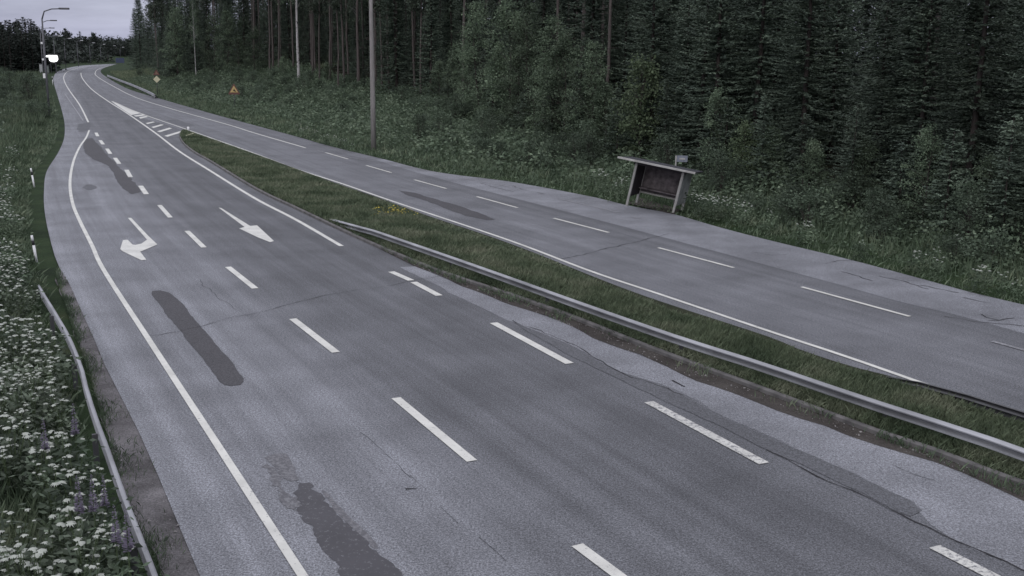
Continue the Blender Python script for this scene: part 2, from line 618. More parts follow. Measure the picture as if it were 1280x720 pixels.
def sstep(a, b, x):
    t = np.clip((x - a) / (b - a), 0, 1)
    return t * t * (3 - 2 * t)


def ground_z(P):
    P = np.atleast_2d(np.asarray(P, float))
    dr, sr_, _ = sd_polyline(P, rp)
    dl, sl, _ = sd_polyline(P, lp)
    z = np.full(len(P), -0.04)
    right = (sr_ < 0)
    left = (sl > 0)
    ramp_y = sstep(85, 190, P[:, 1])
    bump = 0.18 * np.sin(P[:, 0] * 0.21) * np.sin(P[:, 1] * 0.17 + 1)
    zr = -0.04 + ramp_y * 4.6 * sstep(5, 24, dr) + 0.7 * sstep(7, 22, dr) + bump * sstep(6, 12, dr)
    zl = -0.04 - 0.5 * sstep(4.5, 9, dl) * (1 - sstep(60, 110, P[:, 1])) + 2.2 * sstep(8, 45, dl) * sstep(110, 250, P[:, 1]) + bump * sstep(6, 12, dl)
    z = np.where(right, zr, z)
    z = np.where(left, zl, z)
    return z


def gz(x, y):
    return float(ground_z([(x, y)])[0])


def axis(lo, hi, fine_lo, fine_hi, step):
    a = list(np.arange(fine_lo, fine_hi + .01, step))
    x, s = fine_hi, step
    while x < hi:
        s *= 1.35
        x += s
        a.append(x)
    x, s = fine_lo, step
    while x > lo:
        s *= 1.35
        x -= s
        a.insert(0, x)
    return np.array(a)


gx, gy = axis(-1500, 1500, -210, 90, 2.5), axis(-200, 2500, -10, 330, 2.5)
GX, GY = np.meshgrid(gx, gy)
GP = np.c_[GX.ravel(), GY.ravel()]
GZ = ground_z(GP)
nx, ny = len(gx), len(gy)
idx = np.arange(nx * ny).reshape(ny, nx)
qs = np.stack([idx[:-1, :-1], idx[:-1, 1:], idx[1:, 1:], idx[1:, :-1]], -1).reshape(-1, 4)
me = bpy.data.meshes.new('ground')
me.from_pydata(np.c_[GP, GZ].tolist(), [], qs.tolist())
me.materials.append(M['ground'])
me.polygons.foreach_set('use_smooth', [True] * len(me.polygons))
me.materials.append(M['forest_floor'])
cen = np.array([tuple(p.center.xy) for p in me.polygons])
fe_g = wline(FOREST_EDGE, e0=10, e1=60)
fd, fs_, _ = sd_polyline(cen, fe_g)
_, rs_, _ = sd_polyline(cen, rp)
deep = (fs_ < 0) & (rs_ < 0) & (fd > 1.0) & (fd < 400) & (cen[:, 1] < 175)
me.polygons.foreach_set('material_index', deep.astype(np.int32))
tag(link('ground', me), kind='structure')


# ------------------------------------------------------------------ road sheets
def road_sheet(name, A, B, ref, mat, z, rows=260, cols=14):
    A, B = resample(A, rows), resample(B, rows)
    vs, fs = [], []
    for a, b in zip(A, B):
        for k in range(cols + 1):
            q = a.lerp(b, k / cols)
            vs.append((q.x, q.y, z))
    for i in range(rows - 1):
        for k in range(cols):
            p = i * (cols + 1) + k
            fs.append((p, p + 1, p + cols + 2, p + cols + 1))
    me = bpy.data.meshes.new(name)
    me.from_pydata(vs, [], fs)
    d, s, t = sd_polyline([(v[0], v[1]) for v in vs], ref)
    uvl = me.uv_layers.new(name='lane')
    vi = np.zeros(len(me.loops), np.int32)
    me.loops.foreach_get('vertex_index', vi)
    uvl.data.foreach_set('uv', np.c_[-d * s, t][vi].reshape(-1).astype(np.float32))
    me.materials.append(mat)
    me.update()
    return tag(link(name, me), kind='structure')


west = road_sheet('road', left_pave, split, lane, M['road_west'], 0.0)
east = road_sheet('road', split, east_pave, east_mid, M['road_east'], 0.0)
bay = MB()
strip(bay, resample(wline(BAY, e0=60), 90), resample([p for p in wline(EAST_PAVE[:13], e0=60)], 90))
for v in range(len(bay.v)):
    bay.v[v] = (bay.v[v][0], bay.v[v][1], 0.004)
bay.build('bus_bay_surface', M['pale'], east)


def ragged(W, amp, step=0.35, z=0.0):
    W = resample_step(W, step)
    n = normals2(W)
    out, o = [], 0.0
    for p, q in zip(W, n):
        o = o * .7 + random.gauss(0, amp) * .7
        out.append(Vector((p.x, p.y, z)) + q * o)
    return out


def tri_poly(name, outline, z, mat, parent):
    """Flat sheet from any outline (triangulated)."""
    bm = bmesh.new()
    vs = [bm.verts.new((p[0], p[1], z)) for p in outline]
    f = bm.faces.new(vs)
    bm.normal_update()
    if f.normal.z < 0:
        f.normal_flip()
    bmesh.ops.triangulate(bm, faces=[f])
    me = bpy.data.meshes.new(name)
    bm.to_mesh(me)
    bm.free()
    me.materials.append(mat)
    return link(name, me, parent)


def px_patch(name, pts, dx, dy, k, z, mat, parent, rag=0.03, step=0.2):
    P = [at(dx + x / k, dy + y / k) for x, y in pts]
    P.append(P[0])
    W = ragged(P, rag, step)
    return tri_poly(name, W[:-1], z, mat, parent)


# pale shoulder along the kerb + strip of newer asphalt
pale_in = ragged(wline(PALE_IN, n=6, e0=40), 0.035, 0.4)
pale_out = resample_step(wline(WEST_PALE, e0=40), 0.6)
tri_poly('pale_shoulder', pale_in + pale_out[::-1], 0.004, M['pale'], west)
st = [at(*p) for p in [(640, 403), (722, 437), (765, 462), (855, 494), (902, 522), (960, 547), (1027, 576), (1110, 614), (1154, 635.5), (1146, 643), (1135, 646), (1085, 621), (1022, 592), (960, 563), (890, 528), (800, 487), (720, 448)]]
st.append(st[0])
tri_poly('asphalt_strip', ragged(st, 0.02, 0.3)[:-1], 0.008, M['strip'], west)
# patches
px_patch('asphalt_patch', [(760, 95), (800, 92), (850, 105), (900, 150), (970, 230), (1060, 340), (1150, 440), (1225, 540), (1215, 565), (1140, 575), (1100, 560), (1050, 490), (960, 370), (900, 290), (830, 210), (820, 185), (780, 140), (755, 110)], 0, 340, 4, .006, M['patch'], west, .012)
px_patch('asphalt_patch', [(190, 250), (250, 255), (330, 330), (400, 410), (500, 500), (600, 590), (740, 720), (1000, 980), (700, 1010), (450, 720), (400, 640), (330, 570), (270, 500), (220, 430), (215, 370), (180, 300)], 320, 540, 4, .006, M['patch_worn'], west, .035, .07)
px_patch('asphalt_patch', [(40, 130), (90, 112), (150, 112), (185, 150), (215, 225), (225, 245), (165, 250), (120, 215), (70, 165)], 320, 540, 4, .006, M['patch_faint'], west, .018, .09)
px_patch('asphalt_patch', [(60, 160), (110, 200), (160, 290), (210, 380), (200, 400), (140, 320), (80, 220)], 320, 540, 4, .0065, M['patch_faint'], west, .05, .07)
px_patch('asphalt_patch', [(330, 290), (350, 300), (420, 380), (520, 480), (620, 580), (600, 590), (500, 500), (400, 410)], 320, 540, 4, .0062, M['patch_faint'], west, .012, .09)
px_patch('asphalt_patch', [(425, 55), (460, 50), (500, 90), (540, 140), (575, 172), (620, 220), (680, 280), (705, 320), (660, 332), (610, 300), (580, 250), (545, 190), (470, 160), (430, 130), (415, 90)], 0, 160, 4, .006, M['patch'], west, .03)
px_patch('asphalt_patch', [(412, 296), (430, 285), (460, 282), (485, 294), (478, 305), (450, 312), (425, 307)], 0, 160, 4, .006, M['strip'], west, .03)
px_patch('asphalt_patch', [(385, 645), (392, 620), (450, 612), (458, 628), (440, 655), (400, 660)], 0, 0, 4, .006, M['strip'], west, .05)
px_patch('asphalt_patch', [(705, 152), (800, 165), (900, 195), (1000, 225), (1100, 260), (1195, 300), (1150, 302), (1050, 278), (950, 243), (850, 203), (760, 178)], 320, 200, 4, .006, M['patch'], east, .03)
px_patch('asphalt_patch', [(190, 360), (250, 358), (335, 388), (300, 396), (220, 377)], 160, 60, 4, .006, M['strip'], east, .03)


# ------------------------------------------------------------------ cracks
def crack(px, w, parent, z=0.011, amp=0.05):
    W = ragged([at(*p) for p in px], amp, 0.22, z)
    n = normals2(W)
    mb = MB()
    A, B = [], []
    for p, q in zip(W, n):
        h = w * random.uniform(.25, 1.0) / 2
        A.append(p + q * h)
        B.append(p - q * h)
    strip(mb, B, A)
    return mb.build('crack', M['crack'], parent)


crack([(186, 421), (220, 417), (252, 408), (320, 391), (375, 377), (420, 367), (470, 360), (515, 351), (560, 344)], .022, west)
crack([(452, 541), (480, 563), (515, 597)], .010, west, amp=.02)
crack([(552, 633), (575, 655)], .009, west, amp=.02)
crack([(600, 672), (632, 702)], .010, west, amp=.02)
crack([(512, 594), (522, 604)], .012, west, amp=.02)
crack([(507, 612), (514, 609), (521, 610)], .05, west, amp=.02)
crack([(960, 562), (1022, 591), (1085, 621), (1135, 646), (1197, 679), (1260, 704), (1300, 722)], .03, west)
crack([(640, 401), (722, 435), (765, 460), (800, 474), (855, 494)], .028, west)
crack([(1120, 583), (1147, 594), (1172, 602)], .018, west)
crack([(250, 350), (262, 362), (280, 375), (300, 389)], .012, west)
crack([(840, 476), (850, 481), (857, 484)], .06, west, amp=.03)
crack([(700, 325), (745, 313), (800, 302), (835, 292)], .035, east)
for a, b in (((940, 315), (985, 319)), ((1030, 330), (1070, 327)), ((1050, 340), (1090, 352)), ((1100, 345), (1160, 362)), ((1150, 357), (1200, 366)), ((1180, 396), (1290, 408)), ((1225, 393), (1250, 400)), ((1235, 401), (1265, 397)), ((1205, 372), (1240, 379)), ((640, 232), (680, 243)), ((600, 229), (640, 240))):
    mx = ((a[0] + b[0]) / 2, (a[1] + b[1]) / 2 + random.uniform(-2, 2))
    crack([a, mx, b], .04, east, amp=.06)

# ------------------------------------------------------------------ road markings
PZ = 0.013
le = wline(LEFT_EDGE_NEAR, e0=25)
line_obj('edge_line', resample_step(le, .5), .12, PZ, M['paint'], west)
line_obj('edge_line', resample_step(wline(LEFT_EDGE_FAR), 1.0), .14, PZ, M['paint'], west)
line_obj('faint_line', resample_step(wline([(81, 117), (87, 126), (96, 139), (104, 151)]), 1.0), .10, PZ, M['paint_faint'], west)
line_obj('edge_line', resample_step(wline(WEST_INNER), .8), .15, PZ, M['paint'], west)
line_obj('edge_line', resample_step(wline(EAST_INNER), .8), .12, PZ, M['paint'], east)
line_obj('edge_line', resample_step(wline(EAST_EDGE), .8), .14, PZ, M['paint'], east)
line_obj('faint_line', resample_step(wline([(397, 188.5), (440, 197.5), (500, 206), (560, 219), (640, 234)]), .8), .08, PZ, M['paint_faint'], east)
line_obj('faint_line', resample_step(wline([(700, 249), (735, 257), (773, 266)]), .8), .10, PZ, M['paint_faint'], east)
line_obj('faint_line', resample_step(wline([(790, 271), (800, 273.5)]), .8), .12, PZ, M['paint_faint'], east)


def dash(a, b, w, mat, parent):
    a, b = at(*a), at(*b)
    line_obj('lane_dash', resample_step([a, b], .4), w, PZ, mat, parent)


west_dashes = [((721.5, 682), (880, 800)), ((495, 498), (590, 577)), ((366, 399), (420, 441)), ((285, 334), (319, 361)), ((233.7, 289), (255, 309.7)), ((199.3, 256.7), (213, 272.2)),
               ((175.7, 232.5), (183, 243)), ((158, 212.5), (163.2, 221.7)), ((143.7, 197.5), (149, 205)), ((133.7, 186), (138, 192.5)), ((125.2, 175.5), (129, 180.7)), ((120, 166), (122.2, 170.5))]
for i, (a, b) in enumerate(west_dashes):
    dash(a, b, .17 if i < 6 else .21, M['paint'], west)
for i, (a, b) in enumerate([((1168, 684), (1300, 752)), ((811, 503), (955, 580)), ((617, 404), (712, 455)), ((489, 340), (514, 351)), ((517, 353), (549, 370))]):
    dash(a, b, .19, M['paint_worn'] if i < 2 else M['paint'], west)
for i, (a, b) in enumerate([((1240, 427), (1330, 452)), ((1002, 359), (1137, 396)), ((823, 310), (917, 335)), ((692, 273), (761, 291)), ((596, 246), (647, 260)), ((518, 225), (558, 236)), ((458, 207), (489, 216)), ((407, 191), (435, 199))]):
    dash(a, b, .12, M['paint_faint'] if i == 0 else M['paint'], east)


def px_shape(name, pts, dx, dy, k, mat, parent):
    return tri_poly(name, [at(dx + x / k, dy + y / k) for x, y in pts], PZ, mat, parent)


px_shape('turn_arrow', [(115, 103), (140, 103), (262, 232), (330, 297), (205, 350), (250, 408), (215, 412), (75, 345), (60, 330), (80, 265), (112, 262), (150, 298), (170, 300), (215, 290), (255, 262)], 140, 255, 5.818, M['paint'], west)
px_shape('straight_arrow', [(775, 28), (795, 32), (1005, 162), (1055, 157), (1178, 272), (1150, 280), (1060, 245), (925, 180), (965, 170)], 140, 255, 5.818, M['paint'], west)
# gore: filled nose and hatch bars
px_shape('gore_nose', [(150, 92), (230, 125), (440, 215), (352, 232), (215, 140)], 120, 115, 8, M['paint'], west)
for q in ([(375, 237), (470, 224), (500, 234), (400, 247)], [(430, 255), (500, 240), (520, 250), (445, 268)], [(497, 312), (570, 297), (590, 303), (515, 322)], [(552, 352), (650, 325), (680, 330), (575, 362)],
          [(610, 394), (735, 358), (760, 366), (640, 404)], [(682, 440), (850, 390), (890, 395), (715, 449)]):
    px_shape('hatch_bar', q, 120, 115, 8, M['paint'], west)

# ------------------------------------------------------------------ median
kerb_l = wline(KERB, e0=45)
med_e = wline(MEDIAN_EAST, e0=45)
mb = MB()
KN = 220
ka, ma = resample(kerb_l, KN), resample(med_e, KN)
for q in ka + ma:
    q.z = 0.07
tri_poly('median', ka + ma[::-1][1:], 0.07, M['soil'], None)
tag(bpy.data.objects['median'], kind='structure')
mb = MB()
kw = resample_step(kerb_l, .5)
n2 = normals2(kw)
prof = [(-.06, -.02), (-.06, .07), (-.045, .085), (.045, .085), (.06, .07), (.06, -.02)]
for i in range(len(kw) - 1):
    for (o0, z0), (o1, z1) in zip(prof[:-1], prof[1:]):
        mb.poly([kw[i] + n2[i] * o0 + Vector((0, 0, z0)), kw[i + 1] + n2[i + 1] * o0 + Vector((0, 0, z0)), kw[i + 1] + n2[i + 1] * o1 + Vector((0, 0, z1)), kw[i] + n2[i] * o1 + Vector((0, 0, z1))])
tag(mb.build('kerb', M['kerb']), kind='structure')
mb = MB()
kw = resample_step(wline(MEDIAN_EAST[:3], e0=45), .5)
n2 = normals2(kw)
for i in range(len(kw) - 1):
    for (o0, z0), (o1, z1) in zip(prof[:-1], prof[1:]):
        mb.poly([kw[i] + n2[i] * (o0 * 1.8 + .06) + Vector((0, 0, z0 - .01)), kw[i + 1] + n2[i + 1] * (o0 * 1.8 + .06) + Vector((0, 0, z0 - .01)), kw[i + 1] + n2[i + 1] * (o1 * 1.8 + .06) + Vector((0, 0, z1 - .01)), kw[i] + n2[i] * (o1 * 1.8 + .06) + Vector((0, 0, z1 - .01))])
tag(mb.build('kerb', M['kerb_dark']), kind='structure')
# dirt between the pale shoulder and the kerb
mb = MB()
d0 = ragged(wline(WEST_PALE, e0=40), .05, .5, .009)
d1 = ragged(wline(KERB[:12], e0=40), .03, .5, .009)
tri_poly('dirt_strip', d0 + d1[::-1], .009, M['dirt'], None)
tag(bpy.data.objects['dirt_strip'], kind='structure')
# gravel beside the road on the near side
gl = wline([(190, 700), (165, 640), (146, 585), (128, 525), (112, 470), (96, 425), (86, 395), (78, 370), (70, 345)], e0=30)
lw = wline(LEFT_PAVE[:8], e0=30)
lw_in = [p - q * .3 for p, q in zip(resample_step(lw, .5), normals2(resample_step(lw, .5)))]
tri_poly('gravel_shoulder', ragged(gl, .03, .5) + lw_in[::-1], -.012, M['gravel'], None)
tag(bpy.data.objects['gravel_shoulder'], kind='structure')


# ------------------------------------------------------------------ guard rails
def guard_rail(W, face, beam, label, post_step=4.0, rail_w=1.0, mat='steel'):
    """Steel beam with a W profile on posts; W = top edge of the beam, face = +1/-1 side that looks at traffic."""
    W = resample_step(W, 1.0)
    base = Vector((W[0].x, W[0].y, 0))
    root = empty('guard_rail', base)
    tag(root, label, 'guard rail')
    n = [q * face for q in normals2(W)]
    b = beam
    ring = [(-.03, -.02), (.0, 0.0), (.05, -.04), (.08, -.14), (.08, -.24), (-.01, -.36), (-.04, -.50), (-.01, -.62), (.085, -.74), (.085, -.86), (.04, -.97), (-.03, -1.0)]
    mb = MB()
    for (o0, z0), (o1, z1) in zip(ring[:-1], ring[1:]):
        strip(mb, [w_ + q * (o0 * rail_w) + Vector((0, 0, z0 * b)) - base for w_, q in zip(W, n)], [w_ + q * (o1 * rail_w) + Vector((0, 0, z1 * b)) - base for w_, q in zip(W, n)])
    mb.build('beam', M[mat], root)
    S = arc(W)
    s = post_step / 2
    while s < S[-1]:
        p = along(W, S, s)
        i = min(range(len(S)), key=lambda k: abs(S[k] - s))
        q = p - n[i] * .07 - base
        if p.z > .2:
            pm = MB()
            t = Vector((n[i].y, -n[i].x, 0))
            zt = p.z - .05
            pm.box((q.x, q.y, zt / 2 - .1), (.04, .08, zt + .2), (t, n[i], Vector((0, 0, 1))))
            pm.build('post', M['steel_dull'], root)
        s += post_step
    return root


rail = wline(RAIL, z=.43, e0=40)
tail = [at(470, 288, .40), at(445, 281.5, .32), at(425, 276, .2), at(411, 272.3, .06)]
guard_rail(rail + tail, +1, .18, 'long steel guard rail running along the grassy median between the carriageways', 5.0)
brail = wline([(1280, 515), (1235, 501), (1190, 487.5), (1155, 478)], z=.30, e0=40)
btail = [at(1130, 474.5, .16), at(1108, 470.5, .08)]
guard_rail(brail + btail, -1, .17, 'low dark guard rail beside the far carriageway where the median meets the frame edge', 4.0, .8, 'steel_dull')
lrail = wline(LEFT_RAIL, z=.50, e0=25)
ltail = [at(56, 371, .48), at(51, 362, .32), at(47, 355.5, .05)]
guard_rail(lrail + ltail, -1, .17, 'short steel guard rail beside the white wildflowers and the gravel shoulder', 4.0, .6)
frail = wline([(193, 117.5), (183, 112.5), (165, 105), (150, 99.5), (134, 93.5)], z=.6)
ft = [at(196, 120.5, .05)]
guard_rail(ft + frail, +1, .35, 'distant guard rail on the inside of the road bend below the grass bank', 6.0)

# ------------------------------------------------------------------ utility pole
pb = at(467, 187)
root = empty('utility_pole', pb)
tag(root, 'tall grey wooden pole standing in the verge before the dark pines', 'utility pole')
mb = MB()
mb.tube([(0, 0, -.3), (0, 0, 3), (-.03, 0, 8), (-.06, 0, 11.5)], [.17, .155, .125, .10], 14)
mb.build('post', M['wood'], root, smooth=True)
mb = MB()
mb.tube([(-.05, 0, 11.2), (-.7, -.3, 11.8), (-1.9, -.8, 12.0)], [.035, .03, .03], 8)
mb.build('lamp_arm', M['lamp_grey'], root, smooth=True)
mb = MB()
mb.box((-2.2, -.93, 11.98), (.7, .26, .12), (Vector((.92, .39, 0)), Vector((-.39, .92, 0)), Vector((0, 0, 1))))
mb.build('lamp_head', M['lamp_head'], root, bevel=.03)


# ------------------------------------------------------------------ street lamps at the far left
def lamp(head_px, depth, reach, label, base=None, extra=(), r=.09):
    h = at_depth(head_px[0], head_px[1], depth)
    if base is None:
        b = Vector((h.x - reach, depth + .01, 0))
        b.z = gz(b.x, b.y)
    else:
        b = Vector(base)
    root = empty('street_lamp', b)
    tag(root, label, 'street lamp', 'street lamps following the far road bend')
    H = h - b
    mb = MB()
    mb.tube([(0, 0, -.3), (0, 0, H.z - .9)], [r, r * .7], 10)
    mb.build('post', M['lamp_grey'], root, smooth=True)
    mb = MB()
    mb.tube([(0, 0, H.z - .9), (H.x * .12, H.y * .12, H.z - .25), (H.x * .45, H.y * .45, H.z - .04), (H.x, H.y, H.z)], [r * .7, r * .6, .05, .045], 8)
    mb.build('lamp_arm', M['lamp_grey'], root, smooth=True)
    mb = MB()
    mb.box((H.x, H.y, H.z), (.85, .34, .16))
    mb.build('lamp_head', M['lamp_head'] if depth > 200 else M['lamp_grey'], root, bevel=.04)
    for (z, w, hh) in extra:
        e = MB()
        e.box((-.14, -.12, z), (w, .04, hh))
        e.build('plate', M['white'], root)
    return root


b1 = at(62, 146)
b1.z = gz(b1.x, b1.y)
lamp((80, 10.8), b1.y, 2.8, 'nearest and tallest street lamp with its arm reaching over the grey sky', base=b1, extra=((3.6, .2, .42), (5.0, .16, .16), (6.4, .16, .16)), r=.095)
b2 = at(58.5, 114)
b2.z = gz(b2.x, b2.y)
lamp((67, 25.6), b2.y, 2.4, 'second street lamp, just behind the tallest lamp at the left bank', base=b2, r=.085)
lamp((65, 35), 200, 2.2, 'third street lamp, short arm against the sky above the white lit panel', r=.10)
far_l = ['fourth street lamp, pale head against the far trees right of the lit panel', 'fifth street lamp, counting along the far bend, pale head before the trees',
         'sixth street lamp, counting along the far bend, pale head before the trees', 'seventh street lamp, counting along the far bend, pale head before the trees',
         'eighth street lamp, small pale head before the far trees', 'ninth street lamp, tiny pale head before the far trees', 'last and smallest street lamp head, nearest the blue sign']
for (hx, hy), dep, lb in zip([(75, 45), (87, 48), (102, 50.5), (117, 53.5), (130, 55.5), (143, 57), (154, 59)], (262, 310, 355, 400, 445, 485, 520), far_l):
    lamp((hx, hy), dep, 1.6, lb, r=.10)


# ------------------------------------------------------------------ marker posts, signs, small far things
def marker(base, h, label, lean=(0, 0)):
    b = Vector(base)
    root = empty('marker_post', b)
    tag(root, label, 'marker post', 'roadside marker posts')
    mb = MB()
    t = Vector((lean[0], lean[1], 1))
    mb.tube([(0, 0, -.1), t * (h * .62)], .038, 8)
    mb.build('post', M['white'], root, smooth=True)
    mb = MB()
    mb.tube([t * (h * .62), t * (h * .80)], .040, 8)
    mb.build('black_band', M['black'], root, smooth=True)
    mb = MB()
    mb.tube([t * (h * .80), t * h], [.038, .034], 8)
    mb.build('cap', M['white'], root, smooth=True)
    return root


marker(at(46, 326), 0.74, 'white marker post with black band, the nearer one in the left verge', (-.12, 0))
marker(at(43, 233), .80, 'white marker post with black band, farther up the left verge', (-.12, 0))
p = at(66, 106)
marker(p, 1.35, 'thin far marker post beside the road near the lamp poles', (0, 0))

pb = at(197, 119)
pb.z = gz(pb.x, pb.y)


def face_axes(p):
    f = Vector((CAM.x - p.x, CAM.y - p.y, 0)).normalized()
    r = Vector((-f.y, f.x, 0))
    return r, f


def plate(mb, r, f, c, pts, t, mi=0):
    """Flat plate outline pts (x along r, z up) at c, thickness t along f."""
    n = len(pts)
    b = len(mb.v)
    U = Vector((0, 0, 1))
    for off in (-t / 2, t / 2):
        for x, z in pts:
            mb.v.append(tuple(c + r * x + U * z + f * off))
    fs = [tuple(b + i for i in range(n))[::-1], tuple(b + n + i for i in range(n))] + [(b + i, b + (i + 1) % n, b + n + (i + 1) % n, b + n + i) for i in range(n)]
    mb.f += fs
    mb.mi += [mi] * len(fs)


r_, f_ = face_axes(pb)
root = empty('road_sign', pb)
tag(root, 'small cream diamond sign with a dull red triangle above it', 'road sign')
mb = MB()
mb.tube([(0, 0, -.2), (0, 0, 2.9)], .045, 8)
mb.build('post', M['steel_dull'], root, smooth=True)
mb = MB()
plate(mb, r_, f_, f_ * .08 + Vector((0, 0, 2.1)), [(0, -.46), (.46, 0), (0, .46), (-.46, 0)], .02)
mb.build('diamond_plate', M['cream'], root)
mb = MB()
plate(mb, r_, f_, f_ * .08 + Vector((0, 0, 2.95)), [(-.42, -.3), (.42, -.3), (.05, .38), (-.05, .38)], .02)
tr = mb.build('triangle_plate', M['red'], root)
mb = MB()
plate(mb, r_, f_, f_ * .095 + Vector((0, 0, 2.93)), [(-.2, -.16), (.2, -.16), (0, .2)], .01)
mb.build('centre', plain('dull_orange', (.2, .13, .09)), tr)

pb = at(294, 138)
pb.z = gz(pb.x, pb.y)
r_, f_ = face_axes(pb)
root = empty('warning_sign', pb)
tag(root, 'yellow triangular warning sign with red border and black symbol on thin post', 'road sign')
mb = MB()
mb.tube([(0, 0, -.2), (0, 0, 2.6)], .04, 8)
mb.build('post', M['steel_dull'], root, smooth=True)
mb = MB()
plate(mb, r_, f_, f_ * .08 + Vector((-.04, 0, 2.05)), [(-.52, -.42), (.52, -.42), (.56, -.34), (.05, .62), (-.05, .62), (-.56, -.34)], .02)
bd = mb.build('red_border', M['red'], root)
mb = MB()
plate(mb, r_, f_, f_ * .1 + Vector((-.04, 0, 2.05)), [(-.40, -.22), (.40, -.22), (0, .46)], .012)
mb.build('yellow_face', M['yellow'], bd)
mb = MB()
plate(mb, r_, f_, f_ * .112 + Vector((-.04, 0, 2.05)), [(-.08, -.02), (.0, .1), (.06, .12), (.06, .04), (.18, -.08), (.2, -.15), (.06, -.12), (-.05, -.08)], .01)
mb.build('black_symbol', M['black'], bd)

# lit panel
pp = at_depth(66, 73, 255)
g = gz(pp.x, pp.y)
root = empty('lit_panel', (pp.x, pp.y, g))
tag(root, 'glaring white lit sign panel with black edge and a spur pointing left', 'lit sign')
r_, f_ = face_axes(pp)
r_ = -r_ if r_.x < 0 else r_
zc = Vector((0, 0, pp.z - g))
OUT = [(-.9, -.05), (-.86, .35), (-1.25, .3), (-1.75, .42), (-1.7, .62), (-1.0, .86), (.95, .86), (1.15, .6), (1.2, -.3), (.9, -.75), (.25, -.98), (-.4, -.9), (-.8, -.6)]
mb = MB()
plate(mb, r_, f_, zc, [(x * 1.22 + (.0), z * 1.24) for x, z in OUT], .12)
bk = mb.build('black_edge', M['black'], root)
mb = MB()
plate(mb, r_, f_, zc + f_ * .09, [(x * .94, z * .86) for x, z in OUT], .05)
mb.build('lit_face', M['lit'], bk)
mb = MB()
for dx in (-.5, .6):
    q = r_ * dx - f_ * .08
    mb.tube([(q.x, q.y, -.2), (q.x, q.y, zc.z + .4)], .05, 6)
mb.build('legs', M['lamp_grey'], root)
bk2 = None
for (x, y, w, h, dep, lb, mat) in ((51.2, 74, .7, 1.9, 252, 'slim pale grey cabinet, left of the pair near the lit panel', 'shelter_side'), (57.5, 75, 1.0, 1.5, 253, 'wide greenish grey cabinet against the left edge of the lit panel', 'cabinet')):
    p = at_depth(x, y + 4, dep)
    g = gz(p.x, p.y)
    mb = MB()
    root = empty('roadside_cabinet', (p.x, p.y, g))
    tag(root, lb, 'cabinet', 'roadside cabinets')
    mb.box((0, 0, h / 2 + .3), (w, .5, h))
    mb.build('body', M[mat], root, bevel=.02)
    mb = MB()
    mb.box((0, 0, h + .36), (w + .12, .62, .1))
    mb.build('lid', M['lamp_grey'], root, bevel=.02)
    mb = MB()
    mb.box((0, 0, .1), (w * .9, .4, .4))
    mb.build('base', M['kerb'], root)
# blue sign beyond the bend
p = at_depth(150, 75.5, 400)
root = empty('direction_sign', (p.x, p.y, gz(p.x, p.y)))
tag(root, 'blue road sign board beyond the bend, before the far trees', 'road sign')
r_, f_ = face_axes(p)
h = p.z - gz(p.x, p.y)
mb = MB()
plate(mb, r_, f_, Vector((0, 0, h)), [(-1.45, -.9), (1.45, -.9), (1.45, .9), (-1.45, .9)], .05)
mb.build('board', M['blue'], root)
for s in (-1.1, 1.1):
    mb = MB()
    q = r_ * s - f_ * .1
    mb.tube([(q.x, q.y, -.3), (q.x, q.y, h + .9)], .06, 6)
    mb.build('leg', M['steel_dull'], root)
# little markers at the tip of the median
p = at(235.5, 165.5)
root = empty('island_marker', (p.x, p.y, .07))
tag(root, 'short white stub standing at the tip of the grass median', 'marker')
mb = MB()
mb.tube([(0, 0, 0), (0, 0, .34)], [.10, .08], 10)
mb.build('stub', M['white'], root, smooth=True)
mb = MB()
mb.tube([(0, 0, -.03), (0, 0, .05)], [.16, .14], 10)
mb.build('base', M['lamp_grey'], root, smooth=True)
a, b = at(233, 173.2), at(243, 169.5)
d = (b - a)
mb = MB()
mb.box((a + b) / 2 + Vector((0, 0, .16)), (d.length, .14, .1), (d.normalized(), Vector((-d.y, d.x, 0)).normalized(), Vector((0, 0, 1))))
tag(mb.build('fallen_marker', M['cream'], None, bevel=.02), 'pale board lying in the grass at the tip of the median', 'board')


# ------------------------------------------------------------------ bus shelter (leaning with the ground)
def ray_plane(px, py, p0, n):
    d = ray(px, py)
    return CAM + d * ((p0 - CAM).dot(n) / d.dot(n))


SD = 42.2
MID = at_depth(814.5, 252, SD)
view = Vector((MID.x, MID.y, 0)).normalized()
yaw = math.atan2(view.y, view.x) - math.radians(19)          # depth axis of the shelter
nb = Vector((math.cos(yaw), math.sin(yaw), 0))
al = Vector((nb.y, -nb.x, 0))
TILT = math.radians(8.0)
axx = al * math.cos(TILT) - Vector((0, 0, 1)) * math.sin(TILT)
axz = al * math.sin(TILT) + Vector((0, 0, 1)) * math.cos(TILT)
wid, Hs, DEP = 1.76, 1.27, 1.05
root = empty('bus_shelter', MID)
root.matrix_world = Matrix(((axx.x, nb.x, axz.x, MID.x), (axx.y, nb.y, axz.y, MID.y), (axx.z, nb.z, axz.z, MID.z), (0, 0, 0, 1)))
tag(root, 'weathered brown bus shelter with pale posts leaning beside the bus bay', 'bus shelter')


SK = SD / 38.6


def spart(name, boxes, mat, parent=root, bevel=0):
    mb = MB()
    for x0, x1, y0, y1, z0, z1 in boxes:
        mb.box(((x0 + x1) / 2, (y0 + y1) / 2, (z0 + z1) / 2), (x1 - x0, y1 - y0, z1 - z0))
    mb.v = [((x + .07 * z) * SK, y * SK, z * SK) for x, y, z in mb.v]
    return mb.build(name, mat, parent, bevel=bevel)


